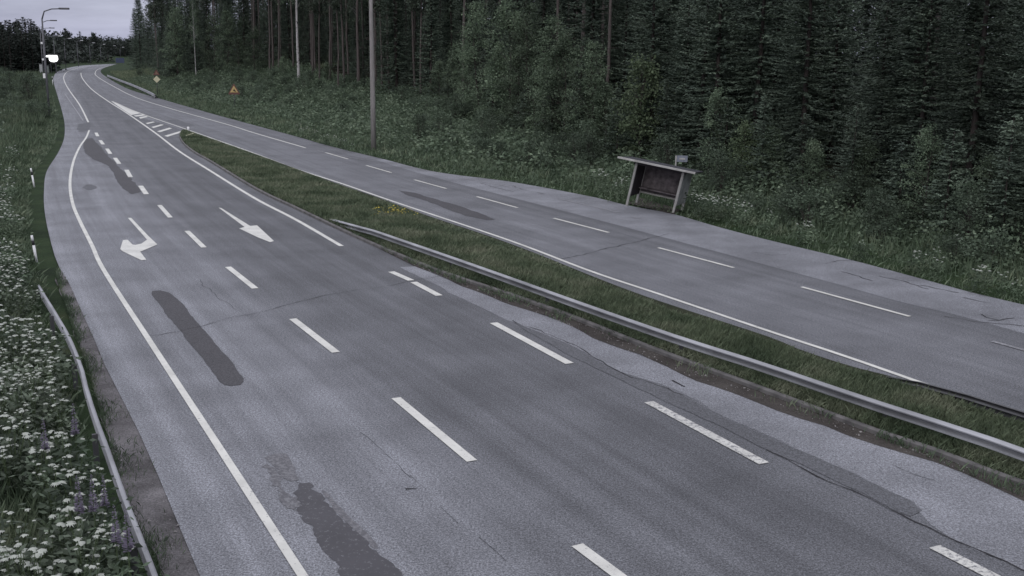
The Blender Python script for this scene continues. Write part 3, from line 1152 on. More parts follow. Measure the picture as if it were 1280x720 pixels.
hw = wid / 2
for x, y in ((-hw, 0), (hw, 0), (-hw, DEP), (hw, DEP)):
    spart('post', [(x - .04, x + .04, y - .04, y + .04, -.35, Hs)], M['shelter_post'])
spart('back_panel', [(-hw + .042, hw - .042, DEP - .02, DEP + .02, .10, Hs - .02)], M['shelter_back'])
spart('bottom_rail', [(-hw + .042, hw - .042, DEP - .06, DEP - .022, .06, .12)], M['shelter_post'])
spart('side_panel', [(-hw - .02, -hw + .02, .042, DEP - .042, .0, Hs - .02)], M['shelter_dark'])
spart('side_panel', [(hw + .002, hw + .05, -.02, DEP - .0, .04, Hs - .0)], M['shelter_side'])
spart('bench', [(-hw + .06, hw - .06, DEP - .34, DEP - .062, .26, .30)], M['shelter_back'])
for y in (0, DEP):
    spart('roof_beam', [(-hw - .1, hw + .1, y - .035, y + .035, Hs - .075 * (y > 0) - .07, Hs - .075 * (y > 0) + .0)], M['shelter_dark'])
mb = MB()
ro = .07 * Hs
mb.hexa([(-hw - .62 + ro, -.33, Hs + .072), (hw + .5 + ro, -.33, Hs + .072), (hw + .40 + ro, DEP + .04, Hs - .03), (-hw - .62 + ro, DEP + .04, Hs - .03),
         (-hw - .62 + ro, -.33, Hs + .12), (hw + .5 + ro, -.33, Hs + .12), (hw + .40 + ro, DEP + .04, Hs + .01), (-hw - .62 + ro, DEP + .04, Hs + .01)])
mb.v = [(x * SK, y * SK, z * SK) for x, y, z in mb.v]
mb.build('roof', M['shelter_roof'], root)
spart('fascia', [(-hw - .64, hw + .52, -.37, -.332, Hs + .065, Hs + .135)], M['shelter_fascia'], bevel=.008)
A = MID - al * hw * SK
# dirt pad under the shelter
pad = [at(*p) for p in [(785, 254), (843, 268.5), (850, 262), (800, 247)]]
tri_poly('shelter_pad', pad, .002, M['dirt'], None)
tag(bpy.data.objects['shelter_pad'], kind='structure')
# stop sign behind the shelter
q0 = A + al * (wid * .93) + nb * (DEP + .6)
n_s = (q0 - CAM)
n_s.z = 0
n_s.normalize()
t0, t1 = ray_plane(845.2, 195, q0, n_s), ray_plane(859.3, 201.8, q0, n_s)
b0 = Vector((t0.x, t0.y, gz(t0.x, t0.y)))
root = empty('stop_sign_pole', b0)
tag(root, 'thin pole behind the bus shelter with a small blue grey plate', 'bus stop sign')
mb = MB()
mb.tube([(0, 0, -.2), (0, 0, t0.z - b0.z + .02)], .03, 8)
mb.build('post', M['shelter_post'], root, smooth=True)
mb = MB()
w_, hgt = (t1 - t0), t0.z - t1.z
wx = Vector((w_.x, w_.y, 0))
c = wx * .54 + Vector((0, 0, (t0.z + t1.z) / 2 - b0.z))
mb.box(c, (wx.length * .92, .03, hgt + .05), (wx.normalized(), Vector((-wx.y, wx.x, 0)).normalized(), Vector((0, 0, 1))))
pl = mb.build('plate', M['sign_grey'], root)
mb = MB()
ax = (wx.normalized(), Vector((-wx.y, wx.x, 0)).normalized(), Vector((0, 0, 1)))
mb.box(c - ax[1] * .024, (wx.length * .5, .012, hgt * .3), ax)
mb.build('pale_mark', M['shelter_fascia'], pl)

# ------------------------------------------------------------------ vegetation building blocks
def diamonds(c, d, up, L, Wd):
    """Leaf-shaped quads: centre base c, direction d, side vector up, length L, width Wd (arrays)."""
    L, Wd = L[:, None], Wd[:, None]
    return np.stack([c, c + d * L * .45 + up * Wd, c + d * L, c + d * L * .45 - up * Wd], 1)


def unit(a):
    return a / np.maximum(np.linalg.norm(a, axis=-1, keepdims=True), 1e-9)


def rand_dir(n, r, flat=1.0):
    v = r.normal(size=(n, 3))
    v[:, 2] *= flat
    return unit(v)


def spruce_leaves(H, R, seed, dens=1.0, z0=.15, leaf=.30):
    r = np.random.default_rng(seed)
    out = []
    z = z0
    while z < H * .985:
        nb_ = int(r.integers(5, 8))
        for k in range(nb_):
            az = r.uniform(0, 2 * PI)
            t = z / H
            Lb = (R * (1 - t) ** .78 + .12) * r.uniform(.65, 1.12)
            zb = z + r.uniform(-.12, .12)
            n = max(6, int(Lb * 19 * dens))
            s = np.sort(r.uniform(.08, 1, n))
            droop = -.28 * Lb * s + .16 * Lb * s ** 3 * r.uniform(.5, 1.4) + (.35 * Lb * s * t)
            ca, sa = math.cos(az), math.sin(az)
            cpt = np.c_[ca * s * Lb, sa * s * Lb, zb + droop]
            side = np.where(r.random(n) < .5, 1, -1) * r.uniform(.35, 1.1, n)
            dirv = np.c_[ca - sa * side, sa + ca * side, r.uniform(-.55, .05, n)]
            dirv = unit(dirv)
            upv = unit(np.cross(dirv, np.c_[r.normal(0, .5, n), r.normal(0, .5, n), np.ones(n)]))
            ll = leaf * r.uniform(.6, 1.3, n) * (1.15 - .5 * s)
            out.append(diamonds(cpt, dirv, upv, ll, ll * r.uniform(.16, .28, n)))
        z += .30 * (1 - .45 * z / H) / max(.6, dens) * r.uniform(.7, 1.3)
    return np.concatenate(out)


def clump_leaves(H, R, seed, n_cl, per, leaf, z0=.35, shape=0.8, crad=.38):
    """Broadleaf crown: leaves in clumps at branch ends, gaps between."""
    r = np.random.default_rng(seed)
    out, tips = [], []
    for k in range(n_cl):
        t = r.uniform(0, 1) ** .9
        z = z0 + (H - z0) * t
        rad = R * (math.sin(PI * min(1, .18 + .82 * t) ** .85) ** shape) * r.uniform(.25, 1.0) + .05
        az = r.uniform(0, 2 * PI)
        c = np.array([math.cos(az) * rad, math.sin(az) * rad, z])
        tips.append(c)
        m_ = int(per * r.uniform(.5, 1.4))
        p = c + r.normal(size=(m_, 3)) * np.array([crad, crad, crad * .6]) * r.uniform(.5, 1.15)
        d = rand_dir(m_, r, .6)
        d[:, 2] -= .25
        d = unit(d)
        u = unit(np.cross(d, rand_dir(m_, r)))
        L = leaf * r.uniform(.6, 1.3, m_)
        out.append(diamonds(p, d, u, L, L * .33))
    return np.concatenate(out), tips


def trunk_mb(H, r0, r1, seed, wob=.1, n=9):
    r = random.Random(seed)
    pts, rad = [], []
    x = y = 0.0
    K = 10
    for i in range(K + 1):
        t = i / K
        pts.append((x, y, -.4 + t * (H + .4)))
        rad.append(r0 * (1 - t) + r1 * t + (r0 * .25 if i == 0 else 0))
        x += r.gauss(0, wob / K * 2)
        y += r.gauss(0, wob / K * 2)
    mb = MB()
    mb.tube(pts, rad, n)
    return mb, pts


def make_tree(name, cat, trunk, crown_V, trunk_mat, leaf_mat):
    root = empty(name, (0, -400, 0))
    root['category'] = cat
    trunk.build('trunk', trunk_mat, root, smooth=True)
    link('crown', quads_mesh('crown', crown_V, leaf_mat), root)
    return root


protos = {}
protos['spruce'] = []
for i, (H, R) in enumerate([(13, 2.5), (15, 2.7), (11, 2.3), (9, 2.1), (14, 2.2)]):
    tm, _ = trunk_mb(H * .98, .16, .015, i)
    protos['spruce'].append(make_tree('spruce_tree', 'tree', tm, spruce_leaves(H, R, 20 + i, 2.1, .15, .17), M['trunk_spruce'], M['spruce']))
protos['young'] = []
for i, (H, R) in enumerate([(4.2, 1.25), (5.5, 1.5), (3.2, 1.1)]):
    tm, _ = trunk_mb(H * .97, .06, .01, i + 9)
    protos['young'].append(make_tree('young_spruce', 'tree', tm, spruce_leaves(H, R, 40 + i, 1.9, .1, .16), M['trunk_spruce'], M['spruce']))
protos['pine'] = []
for i, H in enumerate([19, 21, 18]):
    tm, pts = trunk_mb(H, .145, .05, 50 + i, .25, 10)
    rr = random.Random(i)
    for k in range(9):
        z = rr.uniform(3.0, 10)
        a = rr.uniform(0, 2 * PI)
        L = rr.uniform(.4, 1.3)
        tm.tube([(0, 0, z), (math.cos(a) * L, math.sin(a) * L, z - rr.uniform(-.1, .3))], [.018, .006], 5)
    V, tips = clump_leaves(H + .8, 2.3, 60 + i, 46, 75, .30, H * .58, .8, .5)
    for c in tips[::2]:
        tm.tube([(0, 0, c[2] - .5), tuple(c)], [.035, .01], 5)
    protos['pine'].append(make_tree('pine_tree', 'tree', tm, V, M['trunk_pine'], M['pine']))
protos['birch'] = []
for i, H in enumerate([16, 14]):
    tm, pts = trunk_mb(H, .145, .03, 70 + i, .2, 10)
    V, tips = clump_leaves(H + .5, 2.2, 80 + i, 60, 70, .13, H * .45, .8, .5)
    for c in tips[::2]:
        tm.tube([(0, 0, c[2] - .7), tuple(c)], [.03, .008], 5)
    protos['birch'].append(make_tree('birch_tree', 'tree', tm, V, M['trunk_birch'], M['leaf']))
protos['broad'] = []
for i, (H, R, mt) in enumerate([(7.5, 1.7, 'leaf'), (6, 1.5, 'leaf'), (9.5, 2.0, 'leaf'), (5, 1.2, 'leaf_bright')]):
    tm, pts = trunk_mb(H * .9, .07, .012, 90 + i, .25, 8)
    V, tips = clump_leaves(H, R, 100 + i, int(26 * H / 2.4), 62, .145, .5, .7, .34)
    for c in tips[::2]:
        tm.tube([(0, 0, max(.2, c[2] - .8)), tuple(c)], [.022, .006], 5)
    protos['broad'].append(make_tree('broadleaf_tree', 'tree', tm, V, M['trunk_spruce'], M[mt]))
protos['shrub'] = []
for i, (H, R) in enumerate([(1.5, .9), (1.1, .8), (2.1, 1.0), (1.3, 1.1)]):
    V, tips = clump_leaves(H, R, 120 + i, 22, 60, .105, .12, .55, .24)
    tm = MB()
    for c in tips:
        tm.tube([(0, 0, -.05), tuple(c * np.array([.55, .55, .7])), tuple(c)], [.014, .009, .004], 4)
    root = empty('shrub', (0, -400, 0))
    root['category'] = 'shrub'
    tm.build('stems', M['trunk_spruce'], root)
    link('foliage', quads_mesh('foliage', V, M['shrub']), root)
    protos['shrub'].append(root)
used = set()


def plant_at(kind, i, x, y, scale, label, group, tilt=(0, 0), dz=0.0):
    pr = protos[kind][i % len(protos[kind])]
    loc = (x, y, gz(x, y) + dz)
    rz = random.uniform(0, 2 * PI)
    if pr.name not in used:
        used.add(pr.name)
        pr.location = loc
        pr.rotation_euler = (tilt[0], tilt[1], rz)
        pr.scale = (scale,) * 3 if isinstance(scale, (int, float)) else scale
        pr['label'] = label
        pr['group'] = group
        return pr
    return dup(pr, loc, rz, scale, label, group, tilt)


# ------------------------------------------------------------------ forest on the right
fe = wline(FOREST_EDGE, e0=10, e1=60)
FS = arc(fe)
fn = normals2(fe)
LAB = {
    'spruce_r': ('dense dark spruce in the thick stand right of the bus shelter', 'dark spruces right of the bus shelter'),
    'spruce_m': ('dark spruce among the bare trunks between the wooden pole and the bus shelter', 'spruces between the pole and the shelter'),
    'spruce_l': ('dark spruce in the wood between the far bend and the wooden pole', 'spruces left of the wooden pole'),
    'pine_m': ('tall bare pine trunk in the dark wood right of the wooden pole', 'bare pine trunks right of the wooden pole'),
    'pine_l': ('tall bare pine trunk in the dark wood left of the wooden pole', 'bare pine trunks left of the wooden pole'),
    'young': ('small young spruce at the edge of the wood above the verge', 'young spruces at the wood edge'),
    'broad_m': ('leafy green sapling in front of the conifers between pole and shelter', 'leafy saplings before the conifers'),
    'broad_l': ('leafy tree at the wood edge left of the wooden pole', 'leafy trees left of the pole'),
    'broad_r': ('leafy sapling at the foot of the dark spruces right of the shelter', 'leafy saplings right of the shelter'),
}


def zone(px):
    return 'l' if px < 465 else ('m' if px < 760 else 'r')


taken = []


def free(x, y, d):
    for a, b, c in taken:
        if (a - x) ** 2 + (b - y) ** 2 < (d * .5 + c * .5) ** 2:
            return False
    return True


def off_road(x, y, d):
    a, b, _ = sd_polyline([(x, y)], rp)
    return b[0] < 0 and a[0] > d


def put(kind, i, x, y, sc_, lab, d):
    if not off_road(x, y, 5.5 if y < 120 else 9):
        return None
    taken.append((x, y, d))
    return plant_at(kind, i, x, y, sc_, *lab, tilt=(random.gauss(0, .012), random.gauss(0, .012)))


# individually measured trees
p = at(374, 124)
t_ = plant_at('birch', 0, p.x, p.y, 1.35, 'white birch trunk with dark marks, the palest trunk left of the wooden pole', 'birches at the wood edge', tilt=(0, -.02))
taken.append((p.x, p.y, 2))
p = at(246, 109)
plant_at('birch', 1, p.x, p.y, (.5, .5, .85), 'thin pale birch trunk in the wood between the two small road signs', 'birches at the wood edge')
taken.append((p.x, p.y, 2))
p = at(430, 131)
plant_at('birch', 1, p.x + 1, p.y + 4, (.62, .62, 1.05), 'slim greyish birch trunk just left of the wooden pole', 'birches at the wood edge')
for px, py, i in ((423, 131, 0), (448, 130, 1), (478, 135, 2), (487, 136, 0), (519, 138, 1), (526, 140, 2), (338, 118, 0), (349, 119, 1), (400, 125, 2), (395, 122, 0)):
    p = at(px, py)
    put('pine', i, p.x, p.y, random.uniform(.75, .95), LAB['pine_' + zone(px)], 1.5)
for px, py, i, s in ((600, 158, 2, 1.0), (636, 165, 0, 1.25), (574, 152, 1, 1.0), (705, 186, 0, .95), (680, 178, 1, .9), (742, 193, 1, .75), (548, 146, 1, .7), (660, 172, 2, .95), (585, 156, 0, .8), (618, 163, 1, .95), (646, 170, 2, .8), (690, 183, 2, .85), (720, 190, 0, .8), (668, 176, 1, .7), (755, 197, 1, .7), (735, 195, 2, .7)):
    p = at(px, py)
    put('broad', i, p.x, p.y, s, LAB['broad_m'], 1.6)
p = at(798, 207)
put('broad', 3, p.x, p.y, 1.15, ('bright green sapling standing behind the left end of the bus shelter', 'bright saplings'), 1.5)
for px, py, i, s in ((320, 116, 0, .9), (268, 111, 2, 1.0), (300, 114, 1, .9), (225, 108, 2, .9), (205, 107, 0, .9), (410, 128, 1, .5), (355, 121, 1, .5), (285, 112, 2, 1.0)):
    p = at(px, py)
    put('broad', i, p.x, p.y, s, LAB['broad_l'], 2)
for px, py, i, s in ((925, 236, 3, .6), (1010, 256, 1, .45), (1150, 290, 0, .5), (1075, 268, 1, .5), (1230, 308, 1, .5), (960, 243, 1, .5), (895, 231, 0, .6)):
    p = at(px, py)
    put('broad', i, p.x, p.y, s, LAB['broad_r'], 1.2)
# rows by chance, dense at the edge
n_tot = 0
for depth0, depth1, step in ((0.5, 3, 2.3), (3, 6.5, 2.7), (6.5, 11, 3.2), (11, 17, 3.8), (17, 25, 4.6), (25, 36, 6.0)):
    s = 0.0
    while s < FS[-1]:
        s += step * random.uniform(.75, 1.25)
        q = along(fe, FS, s)
        i = min(range(len(FS)), key=lambda k: abs(FS[k] - s))
        nrm = -fn[i]
        x, y = q.x + nrm.x * random.uniform(depth0, depth1), q.y + nrm.y * random.uniform(depth0, depth1)
        if math.hypot(x, y) < 14 or y < 5:
            continue
        px, py = to_px((x, y, 0))
        if px > 1560:
            continue
        zn = zone(px)
        step_k = 1.0
        d = 1.9 if depth0 < 3 else 1.6
        if not free(x, y, d):
            continue
        u = random.random()
        k = random.randrange(5)
        if zn == 'r':
            kind = 'spruce' if u < .975 else 'pine'
        elif zn == 'm':
            kind = ('pine' if u < .42 else 'spruce') if depth0 < 10 else ('spruce' if u < .7 else 'pine')
            if depth0 < 3 and u > .75:
                continue
        else:
            if px > 315:
                kind = 'pine' if u < .5 else 'spruce'
                if depth0 < 3 and kind == 'spruce':
                    continue
                if depth0 > 10:
                    kind = 'spruce' if u < .8 else 'pine'
            else:
                kind = 'spruce' if u < .65 else ('broad' if u < .9 and depth0 < 6 else 'pine')
        lab = LAB[('pine_l' if zn == 'l' else 'pine_m') if kind == 'pine' else (kind + '_' + zn)] if kind != 'pine' or zn != 'r' else ('pine trunk standing among the dark spruces right of the shelter', 'pines among the right spruces')
        sc_ = random.uniform(.85, 1.2) * (1.0 if kind != 'broad' else 1.1)
        if px < 215:
            sc_ *= .8
        put(kind, k, x, y, sc_, lab, d)
        n_tot += 1
# deep wood behind the counted trees: one mass
r = np.random.default_rng(900)
q0 = np.array([tuple(along(fe, FS, FS[-1] * k / 299).xy) for k in range(300)])
nn = np.array([tuple((-fn[min(range(len(FS)), key=lambda a: abs(FS[a] - FS[-1] * k / 299))]).xy) for k in range(300)])
ncl = 8500
ii = r.integers(0, 300, ncl)
cc = q0[ii] + nn[ii] * r.uniform(34, 62, ncl)[:, None]
cz = r.uniform(0, 28, ncl)
per = 26
P3 = np.c_[cc, cz][:, None, :] + r.normal(size=(ncl, per, 3)) * np.array([1.3, 1.3, .9])
P3 = P3.reshape(-1, 3)
d = rand_dir(len(P3), r, .5)
u = unit(np.cross(d, rand_dir(len(P3), r)))
Ls = r.uniform(.5, 1.1, len(P3))
ok = P3[:, 1] > 10
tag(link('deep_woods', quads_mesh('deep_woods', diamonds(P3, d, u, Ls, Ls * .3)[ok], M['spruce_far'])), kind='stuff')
# young spruces at the edge
for px, py, i, s in ((560, 150, 0, .9), (615, 163, 1, .9), (655, 175, 2, 1), (690, 184, 0, 1.1), (725, 192, 1, 1.0), (770, 202, 0, 1.0), (830, 214, 1, .9), (885, 228, 2, 1.1), (905, 232, 0, 1.0), (950, 243, 1, .8), (1000, 254, 0, .9), (1060, 268, 1, .8), (1120, 282, 2, 1.0), (1180, 298, 0, .9), (1250, 315, 1, .8), (505, 140, 2, .8), (455, 134, 0, .6)):
    p = at(px, py)
    put('young', i, p.x, p.y, s, LAB['young'], 1)
print('forest trees', n_tot)

# ------------------------------------------------------------------ far woods (left and beyond the bend): small single trees
def far_tree(name, H, R, seed, kind):
    r = np.random.default_rng(seed)
    if kind == 'spruce':
        V = spruce_leaves(H, R, seed, .55, .3, .5)
    else:
        V, tips = clump_leaves(H, R, seed, 30, 60, .45, H * .35, .8, .55)
    tm, _ = trunk_mb(H * .95, .16, .03, seed, .15, 5)
    root_me = quads_mesh('crown', V, M['spruce_far'])
    bm = bmesh.new()
    bm.from_mesh(root_me)
    for f in bm.faces:
        f.material_index = 0
    vs = [bm.verts.new(v) for v in tm.v]
    for f in tm.f:
        nf = bm.faces.new([vs[i] for i in f])
        nf.material_index = 1
    me = bpy.data.meshes.new(name)
    bm.to_mesh(me)
    bm.free()
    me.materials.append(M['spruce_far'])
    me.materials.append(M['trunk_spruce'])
    return me


far_me = [far_tree('far_spruce', 13, 2.3, 301, 'spruce'), far_tree('far_spruce', 11, 2.0, 302, 'spruce'), far_tree('far_pine', 12, 2.4, 303, 'pine'), far_tree('far_pine', 10, 2.2, 304, 'pine')]


def far_put(x, y, H, lab, cat_group, kinds=(0, 1, 2, 3)):
    k = random.choice(kinds)
    mesh = far_me[k]
    o = link('spruce_tree' if k < 2 else 'pine_tree', mesh)
    s = H / (13, 11, 12, 10)[k]
    o.location = (x, y, gz(x, y) - .2)
    o.rotation_euler = (0, 0, random.uniform(0, 6.28))
    o.scale = (s * .95, s * .95, s)
    tag(o, lab, 'tree', cat_group)


def top_h(px, ytop, x, y):
    """Tree height that reaches photo row ytop at place x, y."""
    dep = y
    return at_depth(px, ytop, dep).z - gz(x, y)


L1 = ('dark tree in the far wood above the left grass bank', 'trees above the left bank')
sky_l = [(-60, 25), (0, 26), (5, 24), (11, 22), (17, 26), (25, 21), (31, 19), (37, 20), (42, 22), (47, 29), (52, 33), (57, 38), (61, 44)]
for row, (D, jit) in enumerate(((262, 4), (274, 6))):
    for k in range(24):
        px = random.uniform(-70, 58 if row < 2 else 62)
        y = D + random.uniform(-jit, jit)
        q = at_depth(px, 70, y)
        yt = np.interp(px, [a for a, b in sky_l], [b for a, b in sky_l]) + random.uniform(-1, 6) + (5 if row == 0 else 0)
        far_put(q.x, y, top_h(px, yt, q.x, y), *L1, kinds=(0, 1))
L2 = ('small dark tree in the distant wood beyond the road bend', 'trees beyond the road bend')
for px, yt in ((-8, 26), (3, 25), (11, 22.5), (17, 27), (21, 25), (25, 21), (31, 19.5), (36, 21), (41, 21), (44, 25), (47, 29), (50, 31), (53, 34), (56, 37), (59, 41), (62, 45)):
    y = 284 + random.uniform(-3, 3)
    q = at_depth(px, 70, y)
    far_put(q.x, y, top_h(px, yt, q.x, y), *L1, kinds=(0, 1))
sky_f = [(55, 43), (62, 44), (70, 38), (76, 42), (84, 35), (92, 45), (102, 38), (110, 41), (117, 39), (125, 45), (133, 46), (142, 47), (150, 53), (156, 48), (166, 51), (190, 50), (240, 50)]
for row, (D, jit) in enumerate(((540, 6), (552, 6))):
    for k in range(34):
        px = 50 + (k + random.random()) * 190 / 34
        y = D + random.uniform(-jit, jit)
        q = at_depth(px, 70, y)
        yt = np.interp(px, [a for a, b in sky_f], [b for a, b in sky_f]) + random.uniform(0, 9) + (4 if row == 0 else 0)
        far_put(q.x, y, max(4, top_h(px, yt, q.x, y)), *L2)
# wood that lines the outer side of the bend
LS = arc(lp)
for j in range(130):
    s_ = random.uniform(0, LS[-1])
    q = along(lp, LS, s_)
    if q.y < 285:
        continue
    i = min(range(len(LS)), key=lambda a: abs(LS[a] - s_))
    nn = normals2(lp)[i]
    d = random.uniform(8, 26)
    x, y = q.x + nn.x * d, q.y + nn.y * d
    px, _ = to_px((x, y, 0))
    yt = np.interp(px, [a for a, b in sky_f], [b for a, b in sky_f]) + random.uniform(1, 14)
    if px < 64:
        continue
    far_put(x, y, max(3, top_h(px, yt, x, y)), *L2)
# the far-off wood behind them: one mass
r = np.random.default_rng(901)
cl = []
for j in range(1500):
    s_ = r.uniform(0, LS[-1])
    q = along(lp, LS, s_)
    if q.y < 275:
        continue
    i = min(range(len(LS)), key=lambda a: abs(LS[a] - s_))
    nn = normals2(lp)[i]
    d = r.uniform(11, 42)
    cl.append((q.x + nn.x * d, q.y + nn.y * d, r.uniform(0, 5.5)))
for j in range(1500):
    px = r.uniform(40, 250)
    q = at_depth(px, 70, r.uniform(545, 600))
    cl.append((q.x, q.y, r.uniform(-1, 8)))
for j in range(700):
    px = r.uniform(-80, 66)
    q = at_depth(px, 70, r.uniform(268, 300))
    cl.append((q.x, q.y, r.uniform(1, 8.5)))
cl = np.array(cl)
cl[:, 2] += ground_z(cl[:, :2])
P3 = (cl[:, None, :] + r.normal(size=(len(cl), 14, 3)) * np.array([1.6, 1.6, 1.0])).reshape(-1, 3)
d = rand_dir(len(P3), r, .5)
u = unit(np.cross(d, rand_dir(len(P3), r)))
Ls = r.uniform(.8, 1.7, len(P3))
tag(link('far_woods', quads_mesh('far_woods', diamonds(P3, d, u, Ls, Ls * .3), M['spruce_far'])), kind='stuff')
# named silhouette trees
for px, yt in ((84, 35), (70, 37.5), (102, 38), (76, 41), (117, 39), (156, 48), (142, 47), (62, 43)):
    q = at_depth(px, 70, 537)
    far_put(q.x, 537, top_h(px, yt, q.x, 537), *L2, kinds=(0, 1))
# spruces that draw the left outline of the big wood against the sky
for k, (px, dep) in enumerate(((171, 300), (176, 285), (181, 292), (186, 275), (192, 262), (198, 250), (206, 240), (215, 225), (190, 300), (205, 280), (225, 210), (178, 310), (235, 200))):
    q = at_depth(px, 75, dep)
    plant_at('spruce', k, q.x, q.y, random.uniform(1.2, 1.5), *LAB['spruce_l'])

# ------------------------------------------------------------------ shrubs in the right verge
verge0, verge1 = wline(EAST_PAVE[:18], e0=30), fe
VS0 = arc(verge0)
SL = ('leafy green shrub in the rough verge between the road and the forest', 'shrubs in the forest verge')
k = 0
for j in range(300):
    s = VS0[-1] * random.random()
    q = along(verge0, VS0, s)
    i = min(range(len(VS0)), key=lambda a: abs(VS0[a] - s))
    nrm = -normals2(verge0)[i]
    dmax = sd_polyline([(q.x, q.y)], fe)[0][0]
    d = dmax * random.uniform(.38, 1.12)
    if d < 2.2:
        continue
    x, y = q.x + nrm.x * d, q.y + nrm.y * d
    px, py = to_px((x, y, 0))
    if 772 < px < 880 and d < 5.0:
        continue
    if abs(px - 467) < 14 and py < 196:
        continue
    if px > 1400 or y < 8:
        continue
    plant_at('shrub', k, x, y, random.uniform(.6, 1.15) * (.65 + .35 * d / max(dmax, 1)), *SL)
    k += 1
SLL = ('leafy green shrub in the far rough grass left of the road', 'shrubs in the left bank')
for j in range(34):
    px, py = random.uniform(-30, 58), random.uniform(86, 150)
    p = at(px, py)
    plant_at('shrub', j, p.x, p.y, random.uniform(.8, 1.5), *SLL)
for j in range(16):
    px, py = random.uniform(160, 196), random.uniform(84, 108)
    p = at(px, py)
    if not off_road(p.x, p.y + 4, 4):
        continue
    plant_at('shrub', j, p.x, p.y + 4, random.uniform(.7, 1.2), 'leafy shrub on the grass bank inside the far road bend', 'shrubs on the far bank')


# ------------------------------------------------------------------ grass and undergrowth (stuff)
def scatter(A, B, n, seed, power=1.0):
    """Random points between polylines A and B, denser towards their near end."""
    r = np.random.default_rng(seed)
    A = np.array([(p.x, p.y) for p in resample(A, 200)])
    B = np.array([(p.x, p.y) for p in resample(B, 200)])
    mid = (A + B) / 2
    wd = np.linalg.norm(A - B, axis=1)
    seg = np.linalg.norm(np.diff(mid, axis=0), axis=1)
    dist = np.maximum(8, np.linalg.norm(mid, axis=1))[:-1]
    wgt = seg * wd[:-1] / dist ** power
    cdf = np.cumsum(wgt) / wgt.sum()
    i = np.searchsorted(cdf, r.random(n))
    t = r.random(n)
    a = A[i] + (A[i + 1] - A[i]) * t[:, None]
    b = B[i] + (B[i + 1] - B[i]) * t[:, None]
    return a, b, r


def blades(P, z, r, h0, h1, w, bend=.45):
    n = len(P)
    d = np.linalg.norm(P, axis=1)
    far = np.clip(d / 25, .8, 4)
    az = r.uniform(0, 2 * PI, n)
    h = r.uniform(h0, h1, n)
    base = np.c_[P, z]
    lean = np.c_[np.cos(az), np.sin(az), np.zeros(n)] * (h * r.uniform(.05, bend, n))[:, None]
    sd = np.c_[-np.sin(az), np.cos(az), np.zeros(n)] * (w * far * r.uniform(.6, 1.3, n))[:, None]
    tip = base + lean + np.c_[np.zeros((n, 2)), h]
    mid = base + lean * .35 + np.c_[np.zeros((n, 2)), h * .55]
    return np.stack([base - sd, base + sd, mid + sd * .8, tip], 1)[:, [0, 1, 2, 3]]


# median
A_, B_, r = scatter(kerb_l, med_e, 230000, 5, 1.0)
t = r.uniform(.02, .945, len(A_))
t = np.where((t > .84) & (A_[:, 1] < 26), t - .1, t)
P = A_ + (B_ - A_) * t[:, None]
hvar = .55 + .8 * (np.sin(P[:, 0] * 1.3 + np.sin(P[:, 1] * .9) * 2) * .25 + .5 + r.normal(0, .1, len(P)))
hvar *= np.where(t > .8, .55, 1) * np.where(t < .06, .7, 1)
V = blades(P, np.full(len(P), .06), r, .07, .21, .009, .9)
V[:, :, 2] = .06 + (V[:, :, 2] - .06) * np.clip(hvar, .3, 1.4)[:, None]
tag(link('median_grass', quads_mesh('median_grass', V, M['grass'])), kind='stuff')
# weeds along the kerb and in the dirt
A_, B_, r = scatter(wline(WEST_PALE, e0=30), wline(KERB[:12], e0=30), 9000, 55, 1.0)
t = 1 - r.random(len(A_)) ** 2 * .9
P = A_ + (B_ - A_) * t[:, None] * 1.06
cl = np.sin(P[:, 0] * 2.1 + np.sin(P[:, 1] * 1.7) * 2) + r.normal(0, .5, len(P))
P = P[cl > .2]
V = blades(P, np.full(len(P), .01), r, .04, .17, .008, 1.0)
tag(link('kerb_weeds', quads_mesh('kerb_weeds', V, M['grass_dark'])), kind='stuff')
A_, B_, r = scatter(gl, wline(LEFT_PAVE[:8], e0=30), 16000, 56, 1.0)
t = r.random(len(A_)) ** 2.2
P = A_ + (B_ - A_) * t[:, None]
cl = np.sin(P[:, 0] * 2.4 + np.sin(P[:, 1] * 1.3) * 2) + r.normal(0, .6, len(P)) - t * 2.2
P = P[cl > -.5]
V = blades(P, np.full(len(P), -.01), r, .03, .11, .006, 1.0)
tag(link('gravel_weeds', quads_mesh('gravel_weeds', V, M['grass_dark'])), kind='stuff')
# yellow flowers in the median
px_y = [(490, 261), (483, 259), (497, 262), (503, 260), (478, 257), (488, 264), (494, 258), (510, 264)]
fl = []
for x, y in px_y:
    p = at(x, y + 2, .2)
    for k in range(22):
        q = np.array([p.x + random.gauss(0, .28), p.y + random.gauss(0, .28), .2 + random.uniform(-.06, .08)])
        fl.append(q)
fl = np.array(fl)
d = rand_dir(len(fl), r, .2)
u = unit(np.cross(d, np.tile([0.1, 0.1, 1.], (len(fl), 1))))
tag(link('yellow_flowers', quads_mesh('yellow_flowers', diamonds(fl, d, u, np.full(len(fl), .06), np.full(len(fl), .03)), M['buttercup'])), kind='stuff')

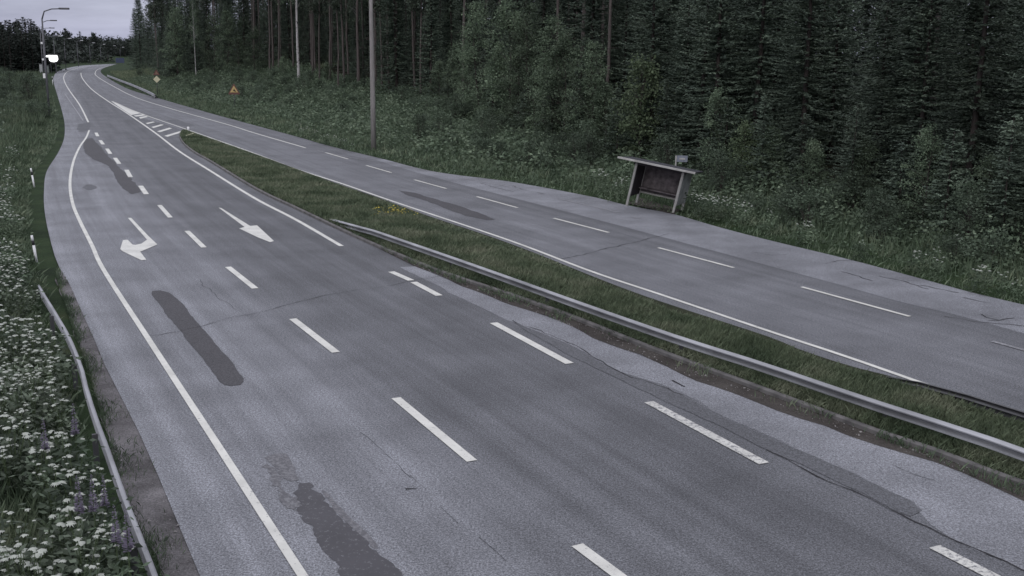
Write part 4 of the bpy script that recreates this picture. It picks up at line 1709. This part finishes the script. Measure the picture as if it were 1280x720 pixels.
# left verge grass
lw = wline(LEFT_PAVE[:17], e0=10)
far_l_edge = [p + n * 16 for p, n in zip(lw, normals2(lw))]
A_, B_, r = scatter(lw, far_l_edge, 230000, 6, 1.3)
t = r.random(len(A_)) ** 1.25
off = .035 + .965 * t
P = A_ + (B_ - A_) * off[:, None]
dd, ss, _ = sd_polyline(P, lw)
gd, gs, _ = sd_polyline(P, gl)
keep = (gd > .3) & ((dd > 1.2) | (r.random(len(P)) < .35) | (P[:, 1] > 30))
ingr = (gs < 0) & (P[:, 1] < 26)
keep &= ~ingr | (r.random(len(P)) < .06)
P, dd = P[keep], dd[keep]
z = ground_z(P)
hk = .35 + .65 * sstep(.6, 3.5, dd)
V = blades(P, z, r, .18, .75, .010)
V[:, :, 2] = z[:, None] + (V[:, :, 2] - z[:, None]) * hk[:, None]
tag(link('verge_grass', quads_mesh('verge_grass', V, M['grass_dark'])), kind='stuff')


def herbs(P, z, r, h0, h1, leaf, hk=None):
    """Ground cover of leafy herbs: leaf quads through the layer height."""
    n = len(P)
    d = np.linalg.norm(P, axis=1)
    far = np.clip(d / 32, .75, 1.9)
    h = r.uniform(.05, 1, n) ** .7 * r.uniform(h0, h1, n)
    if hk is not None:
        h = h * hk
    c = np.c_[P, z + h]
    dr = rand_dir(n, r, .5)
    u = unit(np.cross(dr, rand_dir(n, r, 1.5)))
    L = leaf * far * r.uniform(.6, 1.4, n)
    return diamonds(c, dr, u, L, L * .3)


# left herbs, behind the rail
A_, B_, r = scatter(lw, far_l_edge, 130000, 8, 1.3)
t = .2 + .8 * r.random(len(A_))
P = A_ + (B_ - A_) * t[:, None]
dd, ss, _ = sd_polyline(P, lw)
nz = np.sin(P[:, 0] * .9 + 1.3 * np.sin(P[:, 1] * .6)) * np.sin(P[:, 1] * .8) * .5 + .5
kp = dd > 3.0
P, dd, nz = P[kp], dd[kp], nz[kp]
hk = (.4 + .8 * nz) * sstep(2.6, 5, dd)
V = herbs(P, ground_z(P), r, .45, .95, .13, hk)
tag(link('herb_layer', quads_mesh('herb_layer', V, M['herb_pale'])), kind='stuff')
# right verge: short grass by the road, taller herbs towards the forest
ve = wline(EAST_PAVE[:19], e0=25)
fe2 = resample(wline(FOREST_EDGE[:13], e0=10), 200)
A_, B_, r = scatter(ve, fe2, 120000, 9, .8)
t = r.random(len(A_)) ** 1.1
P = A_ + (B_ - A_) * (t * 1.1 + .01)[:, None]
dd, ss, _ = sd_polyline(P, ve)
V = blades(P, ground_z(P), r, .2, .6, .011)
z = ground_z(P)
hk = .3 + .7 * sstep(.3, 3, dd)
V[:, :, 2] = z[:, None] + (V[:, :, 2] - z[:, None]) * hk[:, None]
tag(link('verge_grass', quads_mesh('verge_grass', V, M['grass_dark'])), kind='stuff')
A_, B_, r = scatter(ve, fe2, 260000, 10, .5)
t = r.random(len(A_)) ** .8
P = A_ + (B_ - A_) * (.1 + t * 1.2)[:, None]
dd, ss, _ = sd_polyline(P, ve)
nz = np.sin(P[:, 0] * .8 + 1.7 * np.sin(P[:, 1] * .5)) * np.sin(P[:, 1] * .7 + .8) * .5 + .5
pxs = np.array([to_px((a, b, 0))[0] for a, b in P])
kp = (dd > 1.3) & ~((pxs > 776) & (pxs < 872) & (dd < 2.6))
P, dd, nz = P[kp], dd[kp], nz[kp]
hk = (.35 + .95 * nz) * sstep(1.0, 5, dd)
V = herbs(P, ground_z(P), r, .5, 1.25, .12, hk)
tag(link('herb_layer', quads_mesh('herb_layer', V, M['herb'])), kind='stuff')
# far banks
PX = np.c_[r.uniform(-60, 62, 30000), 84 + 76 * r.random(30000) ** 1.6]
P = np.array([tuple(at(a, b).xy) for a, b in PX])
dd, ss, _ = sd_polyline(P, lp)
P = P[(ss > 0) & (dd > 1.5)]
V = blades(P, ground_z(P), r, .3, .9, .016)
tag(link('meadow_grass', quads_mesh('meadow_grass', V, M['grass_dark'])), kind='stuff')
ve2 = wline(EAST_PAVE[16:20])
A2 = resample(ve2, 200)
n2 = normals2(A2)
A_, B_, r = scatter(A2, [p - q * 32 for p, q in zip(A2, n2)], 40000, 14, .2)
P = A_ + (B_ - A_) * (.06 + .94 * r.random(len(A_)))[:, None]
dd, ss, _ = sd_polyline(P, rp)
P = P[dd > 2.2]
V = blades(P, ground_z(P), r, .25, .7, .015)
tag(link('meadow_grass', quads_mesh('meadow_grass', V, M['grass'])), kind='stuff')

# pebbles on the gravel and along the kerb
pb_ = []
A_, B_, r = scatter(gl, wline(LEFT_PAVE[:8], e0=30), 1500, 15, 1.0)
A_, B_ = A_[:700], B_[:700]
P = A_ + (B_ - A_) * r.random(len(A_))[:, None]
A3, B3, r3 = scatter(wline(WEST_PALE, e0=10), wline(KERB[:12], e0=10), 900, 16, 1.0)
P = np.concatenate([P, A3 + (B3 - A3) * r3.random(len(A3))[:, None]])
n = len(P)
s = np.abs(r.normal(.004, .007, n)) + .004
tet = np.array([[(1, 0, -.2), (-.5, .87, -.2), (-.2, .1, .8)], [(-.5, .87, -.2), (-.5, -.87, -.2), (-.2, .1, .8)], [(-.5, -.87, -.2), (1, 0, -.2), (-.2, .1, .8)]])
V = (tet[None] * s[:, None, None, None] * r.uniform(.6, 1.4, (n, 1, 1, 3)) + np.c_[P, np.full(n, .012)][:, None, None, :]).reshape(-1, 3, 3)
tag(link('pebbles', quads_mesh('pebbles', V, M['stone'], k=3)), kind='stuff')

# ------------------------------------------------------------------ cow parsley and lupins
def umbel_V(r, c, R):
    """One flat white flower head: a lumpy shallow dome with a lobed rim, as quads round its middle."""
    n = 22
    a = np.linspace(0, 2 * PI, n, endpoint=False) + r.uniform(-.1, .1, n)
    q = R * np.where(np.arange(n) % 2, r.uniform(.5, .8, n), r.uniform(.7, 1.2, n))
    rim = c + np.c_[np.cos(a) * q, np.sin(a) * q, -q * .35 + r.normal(0, R * .12, n)]
    top = c + np.array([0, 0, R * .12])
    return np.stack([np.stack([top, rim[i], rim[(i + 1) % n], rim[(i + 2) % n]]) for i in range(0, n, 2)])


cp_protos, cp_far = [], []
for i in range(5):
    r = np.random.default_rng(500 + i)
    root = empty('cow_parsley', (0, -420, 0))
    root['category'] = 'wildflower'
    mb = MB()
    heads = []
    n_h = int(r.integers(5, 8))
    for k in range(n_h):
        a = r.uniform(0, 2 * PI)
        rad = r.uniform(.03, .24)
        h = r.uniform(.65, 1.0)
        tip = np.array([math.cos(a) * rad, math.sin(a) * rad, h])
        mb.tube([(0, 0, 0), (tip[0] * .3, tip[1] * .3, h * .5), tuple(tip)], [.008, .006, .004], 4)
        heads.append(tip)
    mb.build('stems', M['stem'], root)
    m_ = 90
    c = np.c_[r.normal(0, .16, m_), r.normal(0, .16, m_), r.uniform(.1, .8, m_)]
    d = rand_dir(m_, r, .4)
    u = unit(np.cross(d, rand_dir(m_, r, 1.5)))
    link('leaves', quads_mesh('leaves', diamonds(c, d, u, r.uniform(.08, .17, m_), r.uniform(.02, .035, m_)), M['herb_pale']), root)
    allV = []
    for t_ in heads:
        V = umbel_V(r, t_, r.uniform(.022, .064))
        allV.append(V)
        fh = quads_mesh('flower_head', V, M['umbel'])
        bm = bmesh.new()
        bm.from_mesh(fh)
        bmesh.ops.remove_doubles(bm, verts=bm.verts[:], dist=1e-5)
        bm.to_mesh(fh)
        bm.free()
        link('flower_head', fh, root)
    cp_protos.append(root)
    Vh = np.concatenate(allV)
    Vl = diamonds(c, d, u, r.uniform(.08, .17, m_), r.uniform(.02, .035, m_))
    cp_far.append(quads_mesh('cow_parsley', np.concatenate([Vh, Vl]), [M['umbel'], M['herb']], [0] * len(Vh) + [1] * len(Vl)))

CPL = ('white cow parsley in the thick of the flowers behind the near guard rail', 'cow parsley behind the near guard rail')
cnt = 0
seen = []
for j in range(1600):
    if cnt >= 215:
        break
    px, py = random.uniform(-30, 165), random.uniform(350, 760)
    lim = np.interp(py, [350, 380, 420, 470, 520, 560, 620, 680, 760], [52, 45, 72, 82, 75, 105, 120, 140, 150])
    if px > lim:
        continue
    p = at(px, py, .6)
    x, y = p.x, p.y
    cl = math.sin(x * 1.5 + 2 * math.sin(y * .9)) * math.sin(y * 1.4 + x)
    if cl < -.3:
        continue
    if any((x - a) ** 2 + (y - b) ** 2 < .06 for a, b in seen):
        continue
    seen.append((x, y))
    s = random.uniform(.75, 1.05)
    if cnt < 5:
        o = cp_protos[cnt]
        o.location = (x, y, gz(x, y))
        o.scale = (s,) * 3
        tag(o, CPL[0], None, CPL[1])
    else:
        dup(cp_protos[cnt % 5], (x, y, gz(x, y)), random.uniform(0, 6.28), s, *CPL)
    cnt += 1


def far_cp(x, y, s, lab, k):
    o = link('cow_parsley', cp_far[k % 5])
    o.location = (x, y, gz(x, y))
    o.rotation_euler = (0, 0, random.uniform(0, 6.28))
    o.scale = (s,) * 3
    tag(o, lab[0], 'wildflower', lab[1])


CPF = ('white cow parsley in the verge farther up, past the end of the near guard rail', 'cow parsley farther up the left verge')
k = 0
for j in range(400):
    if k >= 55:
        break
    px, py = random.uniform(-10, 45), random.uniform(165, 350)
    if px > np.interp(py, [165, 200, 260, 300, 350], [40, 22, 20, 24, 34]):
        continue
    p = at(px, py, .6)
    if math.sin(p.x * .9 + 2 * math.sin(p.y * .5)) < -.3:
        continue
    far_cp(p.x, p.y, random.uniform(.7, .95), CPF, k)
    k += 1
CPS = ('white cow parsley in the verge beside the bus shelter', 'cow parsley by the shelter')
CPR = ('white cow parsley in the low verge right of the shelter, nearer the camera', 'cow parsley in the right verge')
CPP = ('white cow parsley in the verge left of the wooden pole', 'cow parsley by the pole')
for lab, spots in ((CPS, [(868, 252), (878, 254), (886, 255), (895, 256), (903, 257), (912, 259), (875, 256), (890, 259), (900, 261), (908, 255), (925, 262), (748, 224), (753, 228), (775, 233), (781, 232), (770, 238), (925, 266), (935, 262), (872, 259), (896, 259)]),
                   (CPR, [(1000, 283), (1003, 285), (1010, 287), (1075, 307), (1080, 306), (1145, 318), (1150, 321), (1162, 323), (1168, 320), (1175, 328), (1185, 327), (1225, 340), (1230, 345), (1245, 347), (1255, 345), (1270, 352), (1190, 296), (1195, 300), (962, 272), (1108, 315)]),
                   (CPP, [(372, 158), (378, 161), (384, 163), (390, 165), (395, 168), (402, 170), (409, 172), (418, 174), (425, 176), (432, 178), (440, 180), (376, 163)])):
    for k, (x, y) in enumerate(spots):
        p = at(x, y, .5)
        if lab is CPR and k % 3 == 1:
            continue
        far_cp(p.x, p.y, random.uniform(.7, 1.0) * (1.15 if lab is CPS else .9), lab, k)

LUP = ['faded purple lupin spike, the topmost one behind the near guard rail', 'purple lupin spike close behind the near guard rail, upper of two', 'purple lupin spike close behind the near guard rail, lower of two', 'tall purple lupin spike near the bottom of the near guard rail', 'purple lupin spike hard against the near guard rail, the lowest one', 'purple lupin spike among the white flowers, lower one', 'purple lupin spike among the white flowers, upper one']
lr = None
for (x, y), lb in zip([(94.5, 549), (131, 631), (118, 646), (146, 687), (161, 698), (100, 650), (57, 570)], LUP):
    p = at(x, y, .75)
    loc = (p.x, p.y, gz(p.x, p.y))
    if lr is None:
        lr = empty('lupin', loc)
        r = np.random.default_rng(77)
        mb = MB()
        mb.tube([(0, 0, 0), (0, 0, 1.25)], [.008, .004], 5)
        mb.build('stem', M['stem'], lr)
        n = 130
        h = r.uniform(.85, 1.3, n)
        a = r.uniform(0, 2 * PI, n)
        rad = .045 * (1.35 - h) / .5 + .006
        c = np.c_[np.cos(a) * rad * .2, np.sin(a) * rad * .2, h]
        d = unit(np.c_[np.cos(a), np.sin(a), r.uniform(.0, .6, n)])
        u = unit(np.cross(d, np.tile([0, 0, 1.], (n, 1))))
        link('flower_spike', quads_mesh('flower_spike', diamonds(c, d, u, rad * 1.3, rad * .45), M['lupin']), lr)
        m_ = 70
        c = np.c_[r.normal(0, .12, m_), r.normal(0, .12, m_), r.uniform(.2, .7, m_)]
        d = rand_dir(m_, r, .3)
        u = unit(np.cross(d, rand_dir(m_, r, 1.5)))
        link('leaves', quads_mesh('leaves', diamonds(c, d, u, np.full(m_, .13), np.full(m_, .018)), M['herb']), lr)
        tag(lr, lb, 'lupin', 'lupins behind the guard rail')
    else:
        dup(lr, loc, random.uniform(0, 6), random.uniform(.85, 1.05), lb)

# unused prototypes are taken out
for ps in list(protos.values()) + [cp_protos]:
    for pr in ps:
        if pr.location.y <= -399:
            for ch in list(pr.children):
                bpy.data.objects.remove(ch)
            bpy.data.objects.remove(pr)

# ------------------------------------------------------------------ light: overcast evening
w = bpy.data.worlds.new('World')
sc.world = w
w.use_nodes = True
nt = w.node_tree
L = nt.links.new
bg = nt.nodes['Background']
ELEV, ROT = math.radians(28), math.radians(200)
sky = N(nt, 'ShaderNodeTexSky', sky_type='NISHITA', sun_disc=False)
sky.sun_elevation = ELEV
sky.sun_rotation = ROT
tc = N(nt, 'ShaderNodeTexCoord')
sep = N(nt, 'ShaderNodeSeparateXYZ')
L(tc.outputs['Generated'], sep.inputs[0])
grad = ramp(nt, [(0.0, (2.6, 2.62, 3.05)), (0.04, (2.9, 2.92, 3.35)), (0.35, (5.6, 5.65, 6.3)), (1.0, (9.0, 9.05, 9.7))], sep.outputs['Z'])
# ramp colours are clamped for display only; scale them up in a multiply
grad.color_ramp.elements[0].color = (.25, .262, .365, 1)
grad.color_ramp.elements[1].color = (.28, .292, .385, 1)
grad.color_ramp.elements[2].color = (.56, .565, .63, 1)
grad.color_ramp.elements[3].color = (.90, .905, .97, 1)
mp = N(nt, 'ShaderNodeMapping')
mp.inputs['Scale'].default_value = (1, 1, 7)
L(tc.outputs['Generated'], mp.inputs['Vector'])
cl = N(nt, 'ShaderNodeTexNoise', Scale=5.0, Detail=7.0, Roughness=0.6)
L(mp.outputs[0], cl.inputs['Vector'])
cr2 = ramp(nt, [(0.35, (.80, .80, .84)), (0.65, (1.22, 1.21, 1.2))], cl.outputs['Fac'])
cloud = mixc(nt, 'MULTIPLY', 1.0, grad.outputs['Color'], cr2.outputs['Color'])
vm = N(nt, 'ShaderNodeVectorMath', operation='SCALE')
vm.inputs['Scale'].default_value = 10.0
L(cloud, vm.inputs[0])
L(mixc(nt, 'MIX', .9, sky.outputs['Color'], vm.outputs['Vector']), bg.inputs['Color'])
bg.inputs['Strength'].default_value = 0.12
sun = bpy.data.lights.new('sun', 'SUN')
sun.energy = 0.5
sun.angle = math.radians(25)
sun.color = (1, .97, .95)
so = link('sun', sun)
so.rotation_euler = (PI / 2 - ELEV, 0, PI - ROT)

sc.view_settings.view_transform = 'Standard'
sc.view_settings.look = 'None'
sc.view_settings.gamma = 1
sc.view_settings.exposure = 0.38
sc.cycles.use_denoising = True
sc.cycles.max_bounces = 8
sc.cycles.diffuse_bounces = 5
sc.cycles.transmission_bounces = 3
sc.cycles.transparent_max_bounces = 4
